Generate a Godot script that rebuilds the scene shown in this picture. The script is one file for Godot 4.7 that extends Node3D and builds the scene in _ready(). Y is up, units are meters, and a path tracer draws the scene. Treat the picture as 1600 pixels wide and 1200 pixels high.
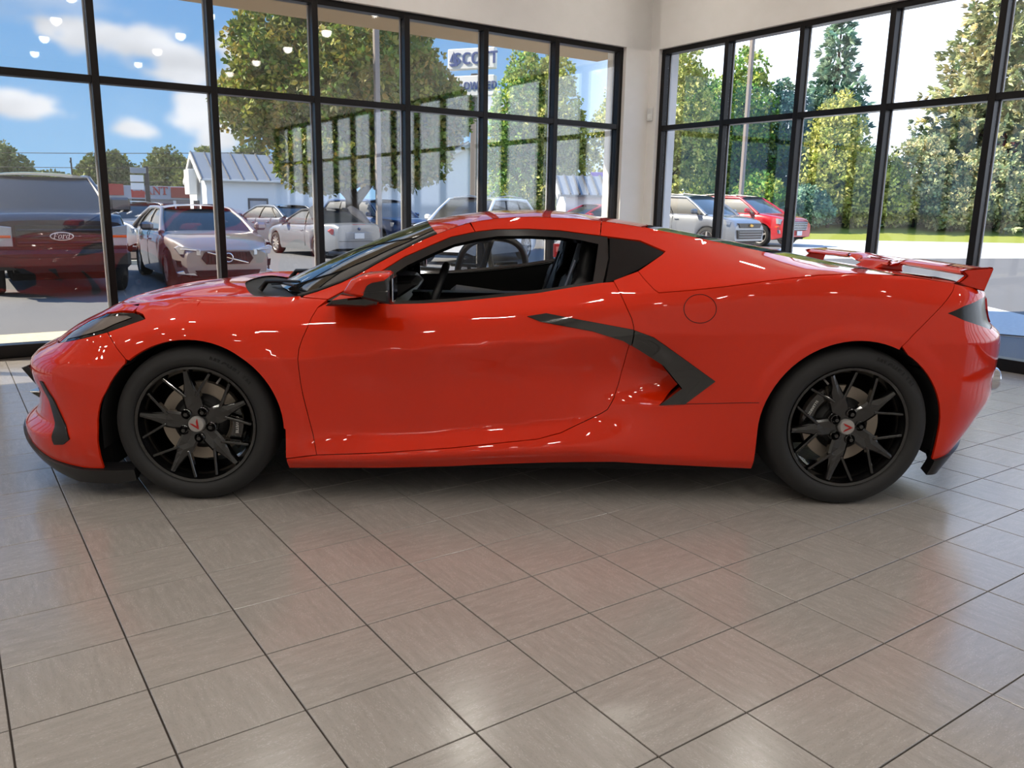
extends Node3D
# A showroom corner with a red sports car; car lot, trees and buildings beyond the glass.

const PHI := 0.60116                       # turn of the walls and tile grid
const GROUND := -0.30
var corner := Vector3(1.522, 0, -9.959)
var wa := Vector3(-cos(PHI), 0, sin(PHI))  # along the left glass wall, away from the corner
var wb := Vector3(sin(PHI), 0, cos(PHI))   # along the right glass wall
var M := {}
var taken := {}
var rng := RandomNumberGenerator.new()

class MB:
	var v := PackedVector3Array()
	var n := PackedVector3Array()
	var uv := PackedVector2Array()
	var ix := PackedInt32Array()
	func vert(p: Vector3, nn: Vector3, t := Vector2.ZERO) -> int:
		v.append(p); n.append(nn); uv.append(t)
		return v.size() - 1
	func tri(a: int, b: int, c: int) -> void:
		var g := (v[c] - v[a]).cross(v[b] - v[a])
		if g.dot(n[a] + n[b] + n[c]) < 0.0:
			ix.append(a); ix.append(c); ix.append(b)
		else:
			ix.append(a); ix.append(b); ix.append(c)
	func quad(p0: Vector3, p1: Vector3, p2: Vector3, p3: Vector3, nn: Vector3) -> void:
		var a := vert(p0, nn, Vector2(0, 0)); var b := vert(p1, nn, Vector2(1, 0))
		var c := vert(p2, nn, Vector2(1, 1)); var d := vert(p3, nn, Vector2(0, 1))
		tri(a, b, c); tri(a, c, d)
	func flat(p0: Vector3, p1: Vector3, p2: Vector3, away: Vector3) -> void:
		var nn := (p1 - p0).cross(p2 - p0).normalized()
		if nn.dot((p0 + p1 + p2) / 3.0 - away) < 0.0: nn = -nn
		tri(vert(p0, nn), vert(p1, nn), vert(p2, nn))
	func box(c: Vector3, s: Vector3, bs := Basis(), bev := 0.004) -> void:
		var h := s * 0.5
		bev = minf(bev, minf(h.x, minf(h.y, h.z)) * 0.6)
		var ps := {}
		for sx in [-1, 1]:
			for sy in [-1, 1]:
				for sz in [-1, 1]:
					ps[[0, sx, sy, sz]] = c + bs * Vector3(sx * h.x, sy * (h.y - bev), sz * (h.z - bev))
					ps[[1, sx, sy, sz]] = c + bs * Vector3(sx * (h.x - bev), sy * h.y, sz * (h.z - bev))
					ps[[2, sx, sy, sz]] = c + bs * Vector3(sx * (h.x - bev), sy * (h.y - bev), sz * h.z)
		for s1 in [-1, 1]:
			quad(ps[[0, s1, -1, -1]], ps[[0, s1, -1, 1]], ps[[0, s1, 1, 1]], ps[[0, s1, 1, -1]], bs * Vector3(s1, 0, 0))
			quad(ps[[1, -1, s1, -1]], ps[[1, 1, s1, -1]], ps[[1, 1, s1, 1]], ps[[1, -1, s1, 1]], bs * Vector3(0, s1, 0))
			quad(ps[[2, -1, -1, s1]], ps[[2, 1, -1, s1]], ps[[2, 1, 1, s1]], ps[[2, -1, 1, s1]], bs * Vector3(0, 0, s1))
			if bev > 0.0:
				for s2 in [-1, 1]:
					quad(ps[[0, s1, s2, -1]], ps[[0, s1, s2, 1]], ps[[1, s1, s2, 1]], ps[[1, s1, s2, -1]], bs * Vector3(s1, s2, 0).normalized())
					quad(ps[[0, s1, -1, s2]], ps[[0, s1, 1, s2]], ps[[2, s1, 1, s2]], ps[[2, s1, -1, s2]], bs * Vector3(s1, 0, s2).normalized())
					quad(ps[[1, -1, s1, s2]], ps[[1, 1, s1, s2]], ps[[2, 1, s1, s2]], ps[[2, -1, s1, s2]], bs * Vector3(0, s1, s2).normalized())
					for s3 in [-1, 1]:
						var nn := bs * Vector3(s1, s2, s3).normalized()
						tri(vert(ps[[0, s1, s2, s3]], nn), vert(ps[[1, s1, s2, s3]], nn), vert(ps[[2, s1, s2, s3]], nn))
	func tube(path: Array, rad, sides := 8, caps := true) -> void:
		var rings := []
		var side := Vector3.ZERO
		for i in path.size():
			var p: Vector3 = path[i]
			var d: Vector3 = (path[mini(i + 1, path.size() - 1)] - path[maxi(i - 1, 0)]).normalized()
			if side == Vector3.ZERO:
				side = d.cross(Vector3.UP if absf(d.y) < 0.9 else Vector3.RIGHT).normalized()
			side = (side - d * side.dot(d)).normalized()
			var o := d.cross(side)
			var r: float = rad[i] if rad is Array else rad
			var ring := []
			for k in sides + 1:
				var a := TAU * k / sides
				var nn := side * cos(a) + o * sin(a)
				ring.append(vert(p + nn * r, nn, Vector2(float(k) / sides, i)))
			rings.append(ring)
			if caps and (i == 0 or i == path.size() - 1):
				var cn := -d if i == 0 else d
				var cc := vert(p, cn)
				var pr := []
				for k in sides + 1: pr.append(vert(v[ring[k]], cn))
				for k in sides: tri(cc, pr[k], pr[k + 1])
		for i in rings.size() - 1:
			for k in sides:
				tri(rings[i][k], rings[i][k + 1], rings[i + 1][k + 1]); tri(rings[i][k], rings[i + 1][k + 1], rings[i + 1][k])
	func lathe(prof: Array, segs: int, xf := Transform3D(), flip := false) -> void:   # prof: Vector2(radius, along z)
		var rows := []
		for i in prof.size() - 1:          # each band has its own normals unless nearly in line with the next
			var row := []
			for e in 2:
				var q: Vector2 = prof[i + e]
				var t: Vector2 = (prof[i + 1] - prof[i]).normalized()
				var o := i - 1 if e == 0 else i + 1
				if o >= 0 and o < prof.size() - 1:
					var t2: Vector2 = (prof[o + 1] - prof[o]).normalized()
					if t2.dot(t) > 0.75: t = (t + t2).normalized()
				var nn := Vector2(t.y, -t.x)
				if flip: nn = -nn
				var ring := []
				for k in segs + 1:
					var a := TAU * k / segs
					ring.append(vert(xf * Vector3(cos(a) * q.x, sin(a) * q.x, q.y), (xf.basis * Vector3(cos(a) * nn.x, sin(a) * nn.x, nn.y)).normalized(), Vector2(float(k) / segs, float(i + e) / prof.size())))
				row.append(ring)
			rows.append(row)
		for row in rows:
			for k in segs:
				tri(row[0][k], row[0][k + 1], row[1][k + 1]); tri(row[0][k], row[1][k + 1], row[1][k])
	func prism(poly: PackedVector2Array, z0: float, z1: float, xf := Transform3D(), bev := 0.0) -> void:   # poly in xy, between z0 and z1
		if Geometry2D.is_polygon_clockwise(poly):
			poly = poly.duplicate(); poly.reverse()
		var top := poly
		if bev > 0.0:
			var sh := Geometry2D.offset_polygon(poly, -bev)
			if sh.size() == 1: top = sh[0]
			else: bev = 0.0
		for e in 2:
			var z := z1 if e == 1 else z0
			var nn := xf.basis * Vector3(0, 0, 1 if e == 1 else -1)
			var cap := top if e == 1 else poly
			var t := Geometry2D.triangulate_polygon(cap)
			var base := v.size()
			for q in cap: vert(xf * Vector3(q.x, q.y, z), nn.normalized(), q)
			for k in range(0, t.size(), 3): tri(base + t[k], base + t[k + 1], base + t[k + 2])
		var zz := z1 - bev
		for k in poly.size():
			var a := poly[k]; var b := poly[(k + 1) % poly.size()]
			var d := (b - a).normalized()
			quad(xf * Vector3(a.x, a.y, z0), xf * Vector3(b.x, b.y, z0), xf * Vector3(b.x, b.y, zz), xf * Vector3(a.x, a.y, zz), (xf.basis * Vector3(d.y, -d.x, 0)).normalized())
			if bev > 0.0 and top.size() == poly.size():
				# the offset keeps the vertex count for plain shapes: match by nearest
				var a2 := near(top, a); var b2 := near(top, b)
				quad(xf * Vector3(a.x, a.y, zz), xf * Vector3(b.x, b.y, zz), xf * Vector3(b2.x, b2.y, z1), xf * Vector3(a2.x, a2.y, z1), (xf.basis * Vector3(d.y, -d.x, 1).normalized()).normalized())
	func near(poly: PackedVector2Array, q: Vector2) -> Vector2:
		var best := poly[0]
		for w in poly:
			if w.distance_squared_to(q) < best.distance_squared_to(q): best = w
		return best
	func grid(rows: Array, away: Vector3, closed := false) -> void:    # rows of points; smooth normals pointing away from a point inside
		var h := rows.size(); var w: int = rows[0].size()
		var nn := []
		for i in h:
			for j in w:
				var a: Vector3 = rows[mini(i + 1, h - 1)][j] - rows[maxi(i - 1, 0)][j]
				var jn := (j + 1) % (w - 1) if closed and j == w - 1 else mini(j + 1, w - 1)
				var jp := w - 2 if closed and j == 0 else maxi(j - 1, 0)
				if closed and j == w - 1: jn = 1
				var b: Vector3 = rows[i][jn] - rows[i][jp]
				var c := a.cross(b)
				if c.length() < 1e-12: c = rows[i][j] - away
				c = c.normalized()
				if c.dot(rows[i][j] - away) < 0.0: c = -c
				nn.append(vert(rows[i][j], c, Vector2(float(j) / w, float(i) / h)))
		for i in h - 1:
			for j in w - 1:
				var k := i * w + j
				tri(nn[k], nn[k + 1], nn[k + w + 1]); tri(nn[k], nn[k + w + 1], nn[k + w])
	func add(o: MB, xf: Transform3D) -> void:
		var base := v.size()
		for i in o.v.size(): vert(xf * o.v[i], (xf.basis * o.n[i]).normalized(), o.uv[i])
		for i in range(0, o.ix.size(), 3): tri(base + o.ix[i], base + o.ix[i + 1], base + o.ix[i + 2])
	func mirrored() -> MB:
		var o := MB.new()
		o.uv = uv
		for i in v.size():
			o.v.append(Vector3(v[i].x, v[i].y, -v[i].z)); o.n.append(Vector3(n[i].x, n[i].y, -n[i].z))
		for i in range(0, ix.size(), 3):
			o.ix.append(ix[i]); o.ix.append(ix[i + 2]); o.ix.append(ix[i + 1])
		return o
	func mesh() -> ArrayMesh:
		var a := []
		a.resize(Mesh.ARRAY_MAX)
		a[Mesh.ARRAY_VERTEX] = v; a[Mesh.ARRAY_NORMAL] = n; a[Mesh.ARRAY_TEX_UV] = uv; a[Mesh.ARRAY_INDEX] = ix
		var m := ArrayMesh.new()
		if v.size(): m.add_surface_from_arrays(Mesh.PRIMITIVE_TRIANGLES, a)
		return m

func uname(s: String) -> String:
	if not taken.has(s):
		taken[s] = 0
		return s
	taken[s] += 1
	return "%s_%03d" % [s, taken[s]]

func put(called: String, mesh: Mesh, mat: Material, parent: Node3D, at := Transform3D()) -> MeshInstance3D:
	var o := MeshInstance3D.new()
	o.name = called if parent != self else uname(called)
	o.mesh = mesh
	o.material_override = mat
	o.transform = at
	parent.add_child(o, true)
	return o

func tag(o: Node, label: String, category: String, group := "", kind := "") -> void:
	if label: o.set_meta("label", label)
	if category: o.set_meta("category", category)
	if group: o.set_meta("group", group)
	if kind: o.set_meta("kind", kind)

func thing(called: String, at: Vector3, turn: float, label: String, category: String, group := "") -> Node3D:
	var o := Node3D.new()
	o.name = uname(called)
	add_child(o, true)
	o.position = at
	o.rotation.y = turn
	tag(o, label, category, group)
	return o

func structure(called: String, parent: Node3D = self) -> Node3D:
	var o := Node3D.new()
	o.name = uname(called)
	parent.add_child(o, true)
	o.set_meta("kind", "structure")
	return o

func mat(c: Color, rough := 0.6, metal := 0.0, extra := {}) -> StandardMaterial3D:
	var m := StandardMaterial3D.new()
	m.albedo_color = c
	m.roughness = rough
	m.metallic = metal
	for k in extra: m.set(k, extra[k])
	return m

func glow(c: Color, e: float) -> StandardMaterial3D:
	var m := mat(c, 0.5)
	m.emission_enabled = true
	m.emission = c
	m.emission_energy_multiplier = e
	return m

func glass(alpha := 0.08, tint := Color(1, 1, 1)) -> StandardMaterial3D:
	var m := StandardMaterial3D.new()
	m.transparency = BaseMaterial3D.TRANSPARENCY_ALPHA
	m.albedo_color = Color(tint.r, tint.g, tint.b, alpha)
	m.roughness = 0.02
	return m

func noise_tex(freq: float, size := 512, seed_ := 1, normal := false, ramp: Array = [], oct := 4, bump := 4.0) -> NoiseTexture2D:
	var f := FastNoiseLite.new()
	f.frequency = freq; f.seed = seed_; f.fractal_octaves = oct
	f.noise_type = FastNoiseLite.TYPE_SIMPLEX_SMOOTH
	var t := NoiseTexture2D.new()
	t.width = size; t.height = size; t.seamless = true; t.noise = f
	t.as_normal_map = normal; t.bump_strength = bump
	if ramp.size():
		var g := Gradient.new()
		var offs := PackedFloat32Array(); var cols := PackedColorArray()
		for i in ramp.size():
			offs.append(float(i) / (ramp.size() - 1)); cols.append(ramp[i])
		g.offsets = offs; g.colors = cols
		t.color_ramp = g
	return t

func tri_mat(c: Color, rough: float, ramp: Array, freq: float, scale: float, sd := 3) -> StandardMaterial3D:
	var m := mat(c, rough)
	m.albedo_texture = noise_tex(freq, 512, sd, false, ramp)
	m.uv1_triplanar = true; m.uv1_world_triplanar = true
	m.uv1_scale = Vector3.ONE * scale
	return m

func pv(a: Array) -> PackedVector2Array:     # [x, y, x, y, ...]
	var p := PackedVector2Array()
	for i in range(0, a.size(), 2): p.append(Vector2(a[i], a[i + 1]))
	return p

func ellipse(c: Vector2, rx: float, ry: float, k := 32) -> PackedVector2Array:
	var p := PackedVector2Array()
	for i in k: p.append(c + Vector2(cos(TAU * i / k) * rx, sin(TAU * i / k) * ry))
	return p

func bx(called: String, c: Vector3, s: Vector3, m: Material, parent: Node3D, bev := 0.004, bs := Basis()) -> MeshInstance3D:
	var b := MB.new()
	b.box(c, s, bs, bev)
	return put(called, b.mesh(), m, parent)

func text_mesh(s: String, height: float, depth := 0.01, bold := true, face := "Droid Sans") -> TextMesh:
	var t := TextMesh.new()
	var f := SystemFont.new()
	f.font_names = PackedStringArray([face])
	f.font_weight = 700 if bold else 400
	t.font = f
	t.text = s
	t.font_size = 32
	t.pixel_size = height / 23.0
	t.depth = depth
	t.curve_step = 2.0
	return t

func wall_pt(a: float, b: float, y := 0.0) -> Vector3:      # metres along the left wall and along the right wall from the corner
	return corner + wa * a + wb * b + Vector3(0, y, 0)

func _ready() -> void:
	rng.seed = 7
	camera_and_light()
	materials()
	room()
	sports_car()
	furniture()
	outside()

func camera_and_light() -> void:
	var cam := Camera3D.new()
	cam.name = "camera"
	cam.fov = 50.4558
	cam.near = 0.05; cam.far = 900.0
	var p := deg_to_rad(12.2765); var r := deg_to_rad(1.0465)
	var fwd := Vector3(0, -sin(p), -cos(p)); var up := Vector3(0, cos(p), -sin(p)); var right := Vector3(1, 0, 0)
	cam.transform = Transform3D(Basis(cos(r) * right + sin(r) * up, -sin(r) * right + cos(r) * up, -fwd), Vector3(0, 1.2282, 0))
	add_child(cam)
	cam.current = true
	var e := Environment.new()
	e.background_mode = Environment.BG_SKY
	e.tonemap_mode = Environment.TONE_MAPPER_LINEAR
	e.tonemap_exposure = 1.0
	e.sdfgi_enabled = true; e.ssao_enabled = true; e.ssil_enabled = true
	e.sky = Sky.new()
	var sm := PanoramaSkyMaterial.new()
	sm.panorama = sky_panorama()
	e.sky.sky_material = sm
	var we := WorldEnvironment.new()
	we.name = "environment"
	we.environment = e
	add_child(we)
	var sun := DirectionalLight3D.new()
	sun.name = "sun"
	sun.light_color = Color(1.0, 0.95, 0.86)
	sun.light_energy = 3.6
	sun.light_angular_distance = 0.53
	sun.shadow_enabled = true
	var el := deg_to_rad(38.0)
	var to_sun := Vector3(-cos(el), sin(el), -0.04).normalized()
	add_child(sun)
	sun.look_at_from_position(to_sun * 50.0, Vector3.ZERO, Vector3.UP)

func sky_panorama() -> ImageTexture:
	var w := 1536; var h := 768
	var im := Image.create(w, h, false, Image.FORMAT_RGBF)
	var f := FastNoiseLite.new()
	f.seed = 11; f.frequency = 2.3; f.fractal_octaves = 6; f.noise_type = FastNoiseLite.TYPE_SIMPLEX_SMOOTH
	var fl := FastNoiseLite.new()
	fl.seed = 5; fl.frequency = 1.1; fl.fractal_octaves = 3
	var puffs := []       # cumulus low over the street: azimuth and height above the horizon, half sizes (degrees)
	for q in [[-26.0, 9.3, 3.0, 1.6], [-23.6, 9.0, 3.4, 1.5], [-21.0, 8.0, 3.0, 1.3], [-30.8, 5.4, 2.2, 0.8], [-24.2, 4.2, 1.9, 0.8], [-20.2, 5.0, 3.0, 2.2], [-18.0, 8.5, 1.6, 2.0], [-28.4, 9.5, 0.8, 0.6], [-12.0, 6.0, 3.5, 1.5], [-4.0, 7.0, 3.5, 2.0], [-44.0, 8.0, 7.0, 2.5], [40.0, 9.0, 8.0, 2.6]]:
		puffs.append([deg_to_rad(q[0]), deg_to_rad(q[1]), deg_to_rad(q[2]), deg_to_rad(q[3])])
	for j in h:
		var el := (0.5 - (j + 0.5) / h) * PI
		var s := sin(el)
		for i in w:
			var az := wrapf((i + 0.5) / w * TAU, -PI, PI)
			# panorama: the edge column looks to -z, increasing u turns to +x
			var d := Vector3(sin(az) * cos(el), s, -cos(az) * cos(el))
			var c: Color
			if s < -0.01:
				c = Color(0.30, 0.30, 0.29)
			else:
				var k := pow(clampf(1.0 - s, 0, 1), 3.2)
				c = Color(0.085, 0.31, 0.80).lerp(Color(0.36, 0.66, 0.98), k)
				# pale, bright air to the right of the street, milky near the horizon there
				var hz := smoothstep(0.02, 0.24, d.x) * (1.0 - 0.45 * s)
				c = c.lerp(Color(1.95, 2.15, 2.45).lerp(Color(0.70, 1.20, 2.20), smoothstep(0.22, 0.45, s)), hz)
				# cumulus, flattened towards the horizon
				var q := d / maxf(s + 0.22, 0.05)
				var n := f.get_noise_3d(q.x * 0.62, 0.4, q.z * 0.62) + 0.45 * fl.get_noise_3d(q.x * 0.5, 3.0, q.z * 0.5)
				var cl := smoothstep(0.26, 0.5, n) * smoothstep(0.10, 0.32, s)
				if s < 0.24 and absf(az) < 1.0:
					var fine := 0.55 * f.get_noise_3d(d.x * 4.0, d.y * 9.0, 1.0) + 0.25 * f.get_noise_3d(d.x * 11.0, d.y * 22.0, 4.0)
					var dens := -0.35
					for pf in puffs:
						var e := Vector2((az - pf[0]) / pf[2], (el - pf[1]) / pf[3])
						dens = maxf(dens, 0.62 - e.length() * 0.62)
					cl = maxf(cl, smoothstep(0.0, 0.30, dens + fine))
				var shade := 0.86 + 0.5 * f.get_noise_3d(q.x * 0.62 + 0.12, 0.7, q.z * 0.62)
				c = c.lerp(Color(1.0, 1.02, 1.06) * clampf(shade, 0.68, 1.08), cl * 0.92)
			im.set_pixel(i, j, c)
	return ImageTexture.create_from_image(im)

func materials() -> void:
	M.black = mat(Color(0.03, 0.03, 0.033), 0.5)
	M.void = mat(Color(0.012, 0.012, 0.013), 0.9)
	M.gloss = mat(Color(0.02, 0.02, 0.022), 0.12, 0.0, {"clearcoat_enabled": true, "clearcoat": 1.0, "clearcoat_roughness": 0.03})
	M.rim = mat(Color(0.05, 0.05, 0.053), 0.22, 0.3, {"clearcoat_enabled": true, "clearcoat": 1.0, "clearcoat_roughness": 0.05})
	M.rubber = mat(Color(0.115, 0.115, 0.118), 0.75)
	M.tread = mat(Color(0.07, 0.07, 0.07), 0.85)
	M.satin = mat(Color(0.09, 0.09, 0.095), 0.35)
	M.leather = mat(Color(0.045, 0.047, 0.055), 0.5)
	M.leather.normal_enabled = true
	M.leather.normal_texture = noise_tex(0.06, 256, 4, true, [], 3, 3.0)
	M.leather.uv1_triplanar = true; M.leather.uv1_scale = Vector3.ONE * 14.0
	M.grey_leather = mat(Color(0.33, 0.36, 0.42), 0.5)
	M.steel = mat(Color(0.62, 0.58, 0.53), 0.42, 0.5)
	M.chrome = mat(Color(0.85, 0.86, 0.88), 0.12, 1.0)
	M.silver = mat(Color(0.62, 0.61, 0.60), 0.35, 0.3)
	M.white = mat(Color(0.85, 0.85, 0.84), 0.5)
	M.red = mat(Color(0.62, 0.03, 0.03), 0.4)
	M.paint = mat(Color(0.79, 0.15, 0.02), 0.42, 0.0, {"metallic_specular": 0.12, "clearcoat_enabled": true, "clearcoat": 1.0, "clearcoat_roughness": 0.02})
	M.pane = glass(0.0)
	M.dark_glass = mat(Color(0.03, 0.033, 0.036), 0.04, 0.0)
	M.clear = glass(0.06, Color(0.75, 0.85, 0.9))
	M.tail = mat(Color(0.75, 0.02, 0.05), 0.1, 0.0, {"clearcoat_enabled": true, "clearcoat": 1.0})
	M.amber = mat(Color(0.9, 0.35, 0.05), 0.2)
	M.wall = tri_mat(Color(1, 1, 1), 0.8, [Color(0.91, 0.90, 0.88), Color(0.93, 0.92, 0.905)], 0.02, 0.5)
	M.frame = mat(Color(0.115, 0.105, 0.105), 0.32, 0.6)
	M.grout = mat(Color(0.22, 0.19, 0.165), 0.9)
	M.ceiling = mat(Color(0.93, 0.93, 0.92), 0.9)
	M.lamp = glow(Color(1.0, 0.95, 0.87), 9.0)
	M.eave = mat(Color(0.60, 0.53, 0.43), 0.8)
	M.bead = mat(Color(0.62, 0.62, 0.62), 0.4, 0.3)
	M.asphalt = tri_mat(Color(1, 1, 1), 0.9, [Color(0.30, 0.305, 0.315), Color(0.40, 0.405, 0.415), Color(0.52, 0.52, 0.53)], 0.2, 0.8)
	M.windshield = mat(Color(0.05, 0.06, 0.065), 0.02)
	M.lamp_black = mat(Color(0.035, 0.035, 0.037), 0.22)
	M.lamp_shell = mat(Color(0.42, 0.36, 0.33), 0.05, 0.6, {"clearcoat_enabled": true, "clearcoat": 1.0})
	M.tan_leather = mat(Color(0.45, 0.26, 0.18), 0.6)
	M.red_card = mat(Color(0.72, 0.16, 0.18), 0.6)
	M.pink_card = mat(Color(0.86, 0.52, 0.52), 0.6)
	M.concrete = tri_mat(Color(1, 1, 1), 0.9, [Color(0.74, 0.70, 0.60), Color(0.82, 0.79, 0.70)], 0.05, 0.5)
	M.pale = tri_mat(Color(1, 1, 1), 0.8, [Color(0.74, 0.75, 0.76), Color(0.82, 0.83, 0.83)], 0.08, 0.4)
	M.grass = tri_mat(Color(1, 1, 1), 0.9, [Color(0.36, 0.44, 0.14), Color(0.56, 0.60, 0.24), Color(0.66, 0.66, 0.34)], 0.06, 0.6)
	M.mulch = tri_mat(Color(1, 1, 1), 0.95, [Color(0.14, 0.10, 0.08), Color(0.34, 0.28, 0.22)], 0.3, 1.5)

func tile_material(sd: int) -> StandardMaterial3D:
	var s := 256
	var im := Image.create(s, s, false, Image.FORMAT_RGB8)
	var a := FastNoiseLite.new(); a.seed = sd; a.frequency = 0.02; a.fractal_octaves = 4
	var b := FastNoiseLite.new(); b.seed = sd + 40; b.frequency = 0.03; b.fractal_octaves = 3
	var f := FastNoiseLite.new(); f.seed = sd + 90; f.frequency = 0.35; f.fractal_octaves = 2
	for y in s:
		for x in s:
			var k := 0.55 + 0.12 * a.get_noise_2d(x * 0.25, y * 2.2) + 0.08 * b.get_noise_2d(x * 0.6, y * 3.0 + 500)
			var sp := f.get_noise_2d(x * 0.22, y)
			k += 0.05 * f.get_noise_2d(x, y + 300)
			if sp > 0.36 and b.get_noise_2d(x * 0.3, y) > 0.08: k += 0.30
			elif sp < -0.42 and b.get_noise_2d(x * 0.3, y) < -0.02: k -= 0.16
			k = clampf(k, 0, 1)
			im.set_pixel(x, y, Color(0.47, 0.45, 0.43).lerp(Color(0.67, 0.65, 0.628), k))
	im.generate_mipmaps()
	var m := mat(Color.WHITE, 0.205)
	m.metallic_specular = 0.6
	m.albedo_texture = ImageTexture.create_from_image(im)
	m.normal_enabled = true
	m.normal_texture = M.tile_bump
	m.normal_scale = 0.10
	m.texture_filter = BaseMaterial3D.TEXTURE_FILTER_LINEAR_WITH_MIPMAPS
	return m

func room() -> void:
	M.tile_bump = noise_tex(0.02, 256, 21, true, [], 4, 2.0)
	# floor: grout bed, and every tile a piece of its own
	var fl := structure("floor")
	var bed := MB.new()
	bed.box(wall_pt(7.0, 7.0, -0.085), Vector3(14.6, 0.16, 14.6), Basis(-wa, Vector3.UP, wb), 0.0)
	put("grout_bed", bed.mesh(), M.grout, fl)
	var ts := 0.3048
	var th := 0.60901
	var di := Vector3(cos(th), 0, -sin(th)) * ts
	var dj := Vector3(sin(th), 0, cos(th)) * ts
	var o := Vector3(-1.2691, 0, -2.3767)
	var tm := MB.new()
	tm.box(Vector3(0, -0.004, 0), Vector3(ts - 0.0045, 0.008, ts - 0.0045), Basis(), 0.0012)
	for k in tm.v.size(): tm.uv[k] = Vector2(tm.v[k].x, tm.v[k].z) / ts + Vector2(0.5, 0.5)
	var mesh := tm.mesh()
	var mats := []
	for k in 8: mats.append(tile_material(k * 7 + 3))
	var cells := []
	for i in range(-40, 41):
		for j in range(-40, 41):
			var c: Vector3 = o + di * (i + 0.5) + dj * (j + 0.5)
			var rel := c - corner
			var a := rel.dot(wa); var b := rel.dot(wb)
			if a < 0.02 or b < 0.02 or a > 13.9 or b > 13.9: continue
			var dist := Vector2(c.x, c.z).length()
			var seen := c.z < -1.6 and absf(c.x) < -c.z * 0.72 + 0.3
			cells.append([dist + (0.0 if seen else 100.0), c, i, j])
	cells.sort_custom(func(p, q): return p[0] < q[0])
	var rest := [MB.new(), MB.new()]
	for k in cells.size():
		var q: Array = cells[k]
		var turn := th + (PI / 2 if (int(q[2]) + int(q[3])) % 2 == 0 else 0.0) + (PI if rng.randf() < 0.5 else 0.0)
		var xf := Transform3D(Basis(Vector3.UP, turn), q[1] + Vector3(0, rng.randf_range(-0.0004, 0.0), 0))
		if k < 300: put("tile", mesh, mats[rng.randi() % 8], fl, xf)
		else: rest[k % 2].add(tm, xf)
	for k in 2:
		put("tiles_beyond", rest[k].mesh(), mats[k], fl).set_meta("kind", "stuff")
	# glazed walls
	glazed("window_1", "wall_left", wa, -wb, [0.366, 1.272, 2.173, 3.061, 3.972, 4.879, 5.780, 6.682, 7.584, 8.486, 9.388, 10.29, 11.19, 12.09, 12.99], -1)
	glazed("window_2", "wall_right", wb, -wa, [0.138, 1.062, 1.994, 2.919, 3.843, 4.767, 5.691, 6.615, 7.539, 8.463, 9.387, 10.311, 11.235, 12.159, 13.083], 1)
	# plain walls behind the camera, ceiling
	var r := Basis(-wa, Vector3.UP, wb)
	var back := MB.new(); back.box(wall_pt(14.12, 7.0, 2.1), Vector3(0.24, 4.5, 14.5), r, 0.0)
	put("wall_back", back.mesh(), M.wall, self).set_meta("kind", "structure")
	var side := MB.new(); side.box(wall_pt(7.0, 14.12, 2.1), Vector3(14.0, 4.5, 0.24), r, 0.0)
	put("wall_side", side.mesh(), M.wall, self).set_meta("kind", "structure")
	var ce := structure("ceiling")
	var cm := MB.new(); cm.box(wall_pt(6.9, 6.9, 4.32), Vector3(14.9, 0.24, 14.9), r, 0.0)
	put("ceiling_board", cm.mesh(), M.ceiling, ce)
	var ring := MB.new()
	ring.lathe([Vector2(0.082, 0.0), Vector2(0.086, -0.012), Vector2(0.108, -0.012), Vector2(0.112, 0.0)], 24, Transform3D(Basis(Vector3.RIGHT, -PI / 2), Vector3.ZERO), true)
	var rm := ring.mesh()
	var disc := MB.new()
	disc.lathe([Vector2(0.0, -0.006), Vector2(0.083, -0.006)], 24, Transform3D(Basis(Vector3.RIGHT, -PI / 2), Vector3.ZERO), true)
	var dm := disc.mesh()
	for i in 7:
		for j in 7:
			var at := wall_pt(1.0 + i * 2.0, 1.0 + j * 2.0, 4.2)
			var l := put("ceiling_light", rm, M.white, ce, Transform3D(Basis(), at))
			put("lamp_lens", dm, M.lamp, l)
			var s := SpotLight3D.new()
			s.name = "downlight"
			s.light_color = Color(1.0, 0.975, 0.94)
			s.light_energy = 1.30
			s.light_size = 0.08
			s.spot_angle = 88.0
			s.spot_angle_attenuation = 1.0
			s.spot_range = 30.0
			s.spot_attenuation = 2.0
			s.shadow_enabled = true
			s.transform = Transform3D(Basis(Vector3.RIGHT, -PI / 2), at + Vector3(0, -0.03, 0))
			add_child(s, true)
	# small white box by the corner
	var sn := thing("motion_sensor", wall_pt(0.0, 0.055, 2.30), 0.0, "small white plastic sensor box on the wall at the corner between both glass walls", "sensor")
	sn.basis = Basis(-wa, Vector3.UP, wb)
	bx("housing", Vector3(-0.012, 0, 0), Vector3(0.03, 0.15, 0.085), M.white, sn, 0.008)
	bx("lens", Vector3(-0.028, -0.02, 0), Vector3(0.006, 0.05, 0.05), M.ceiling, sn, 0.002)

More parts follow.
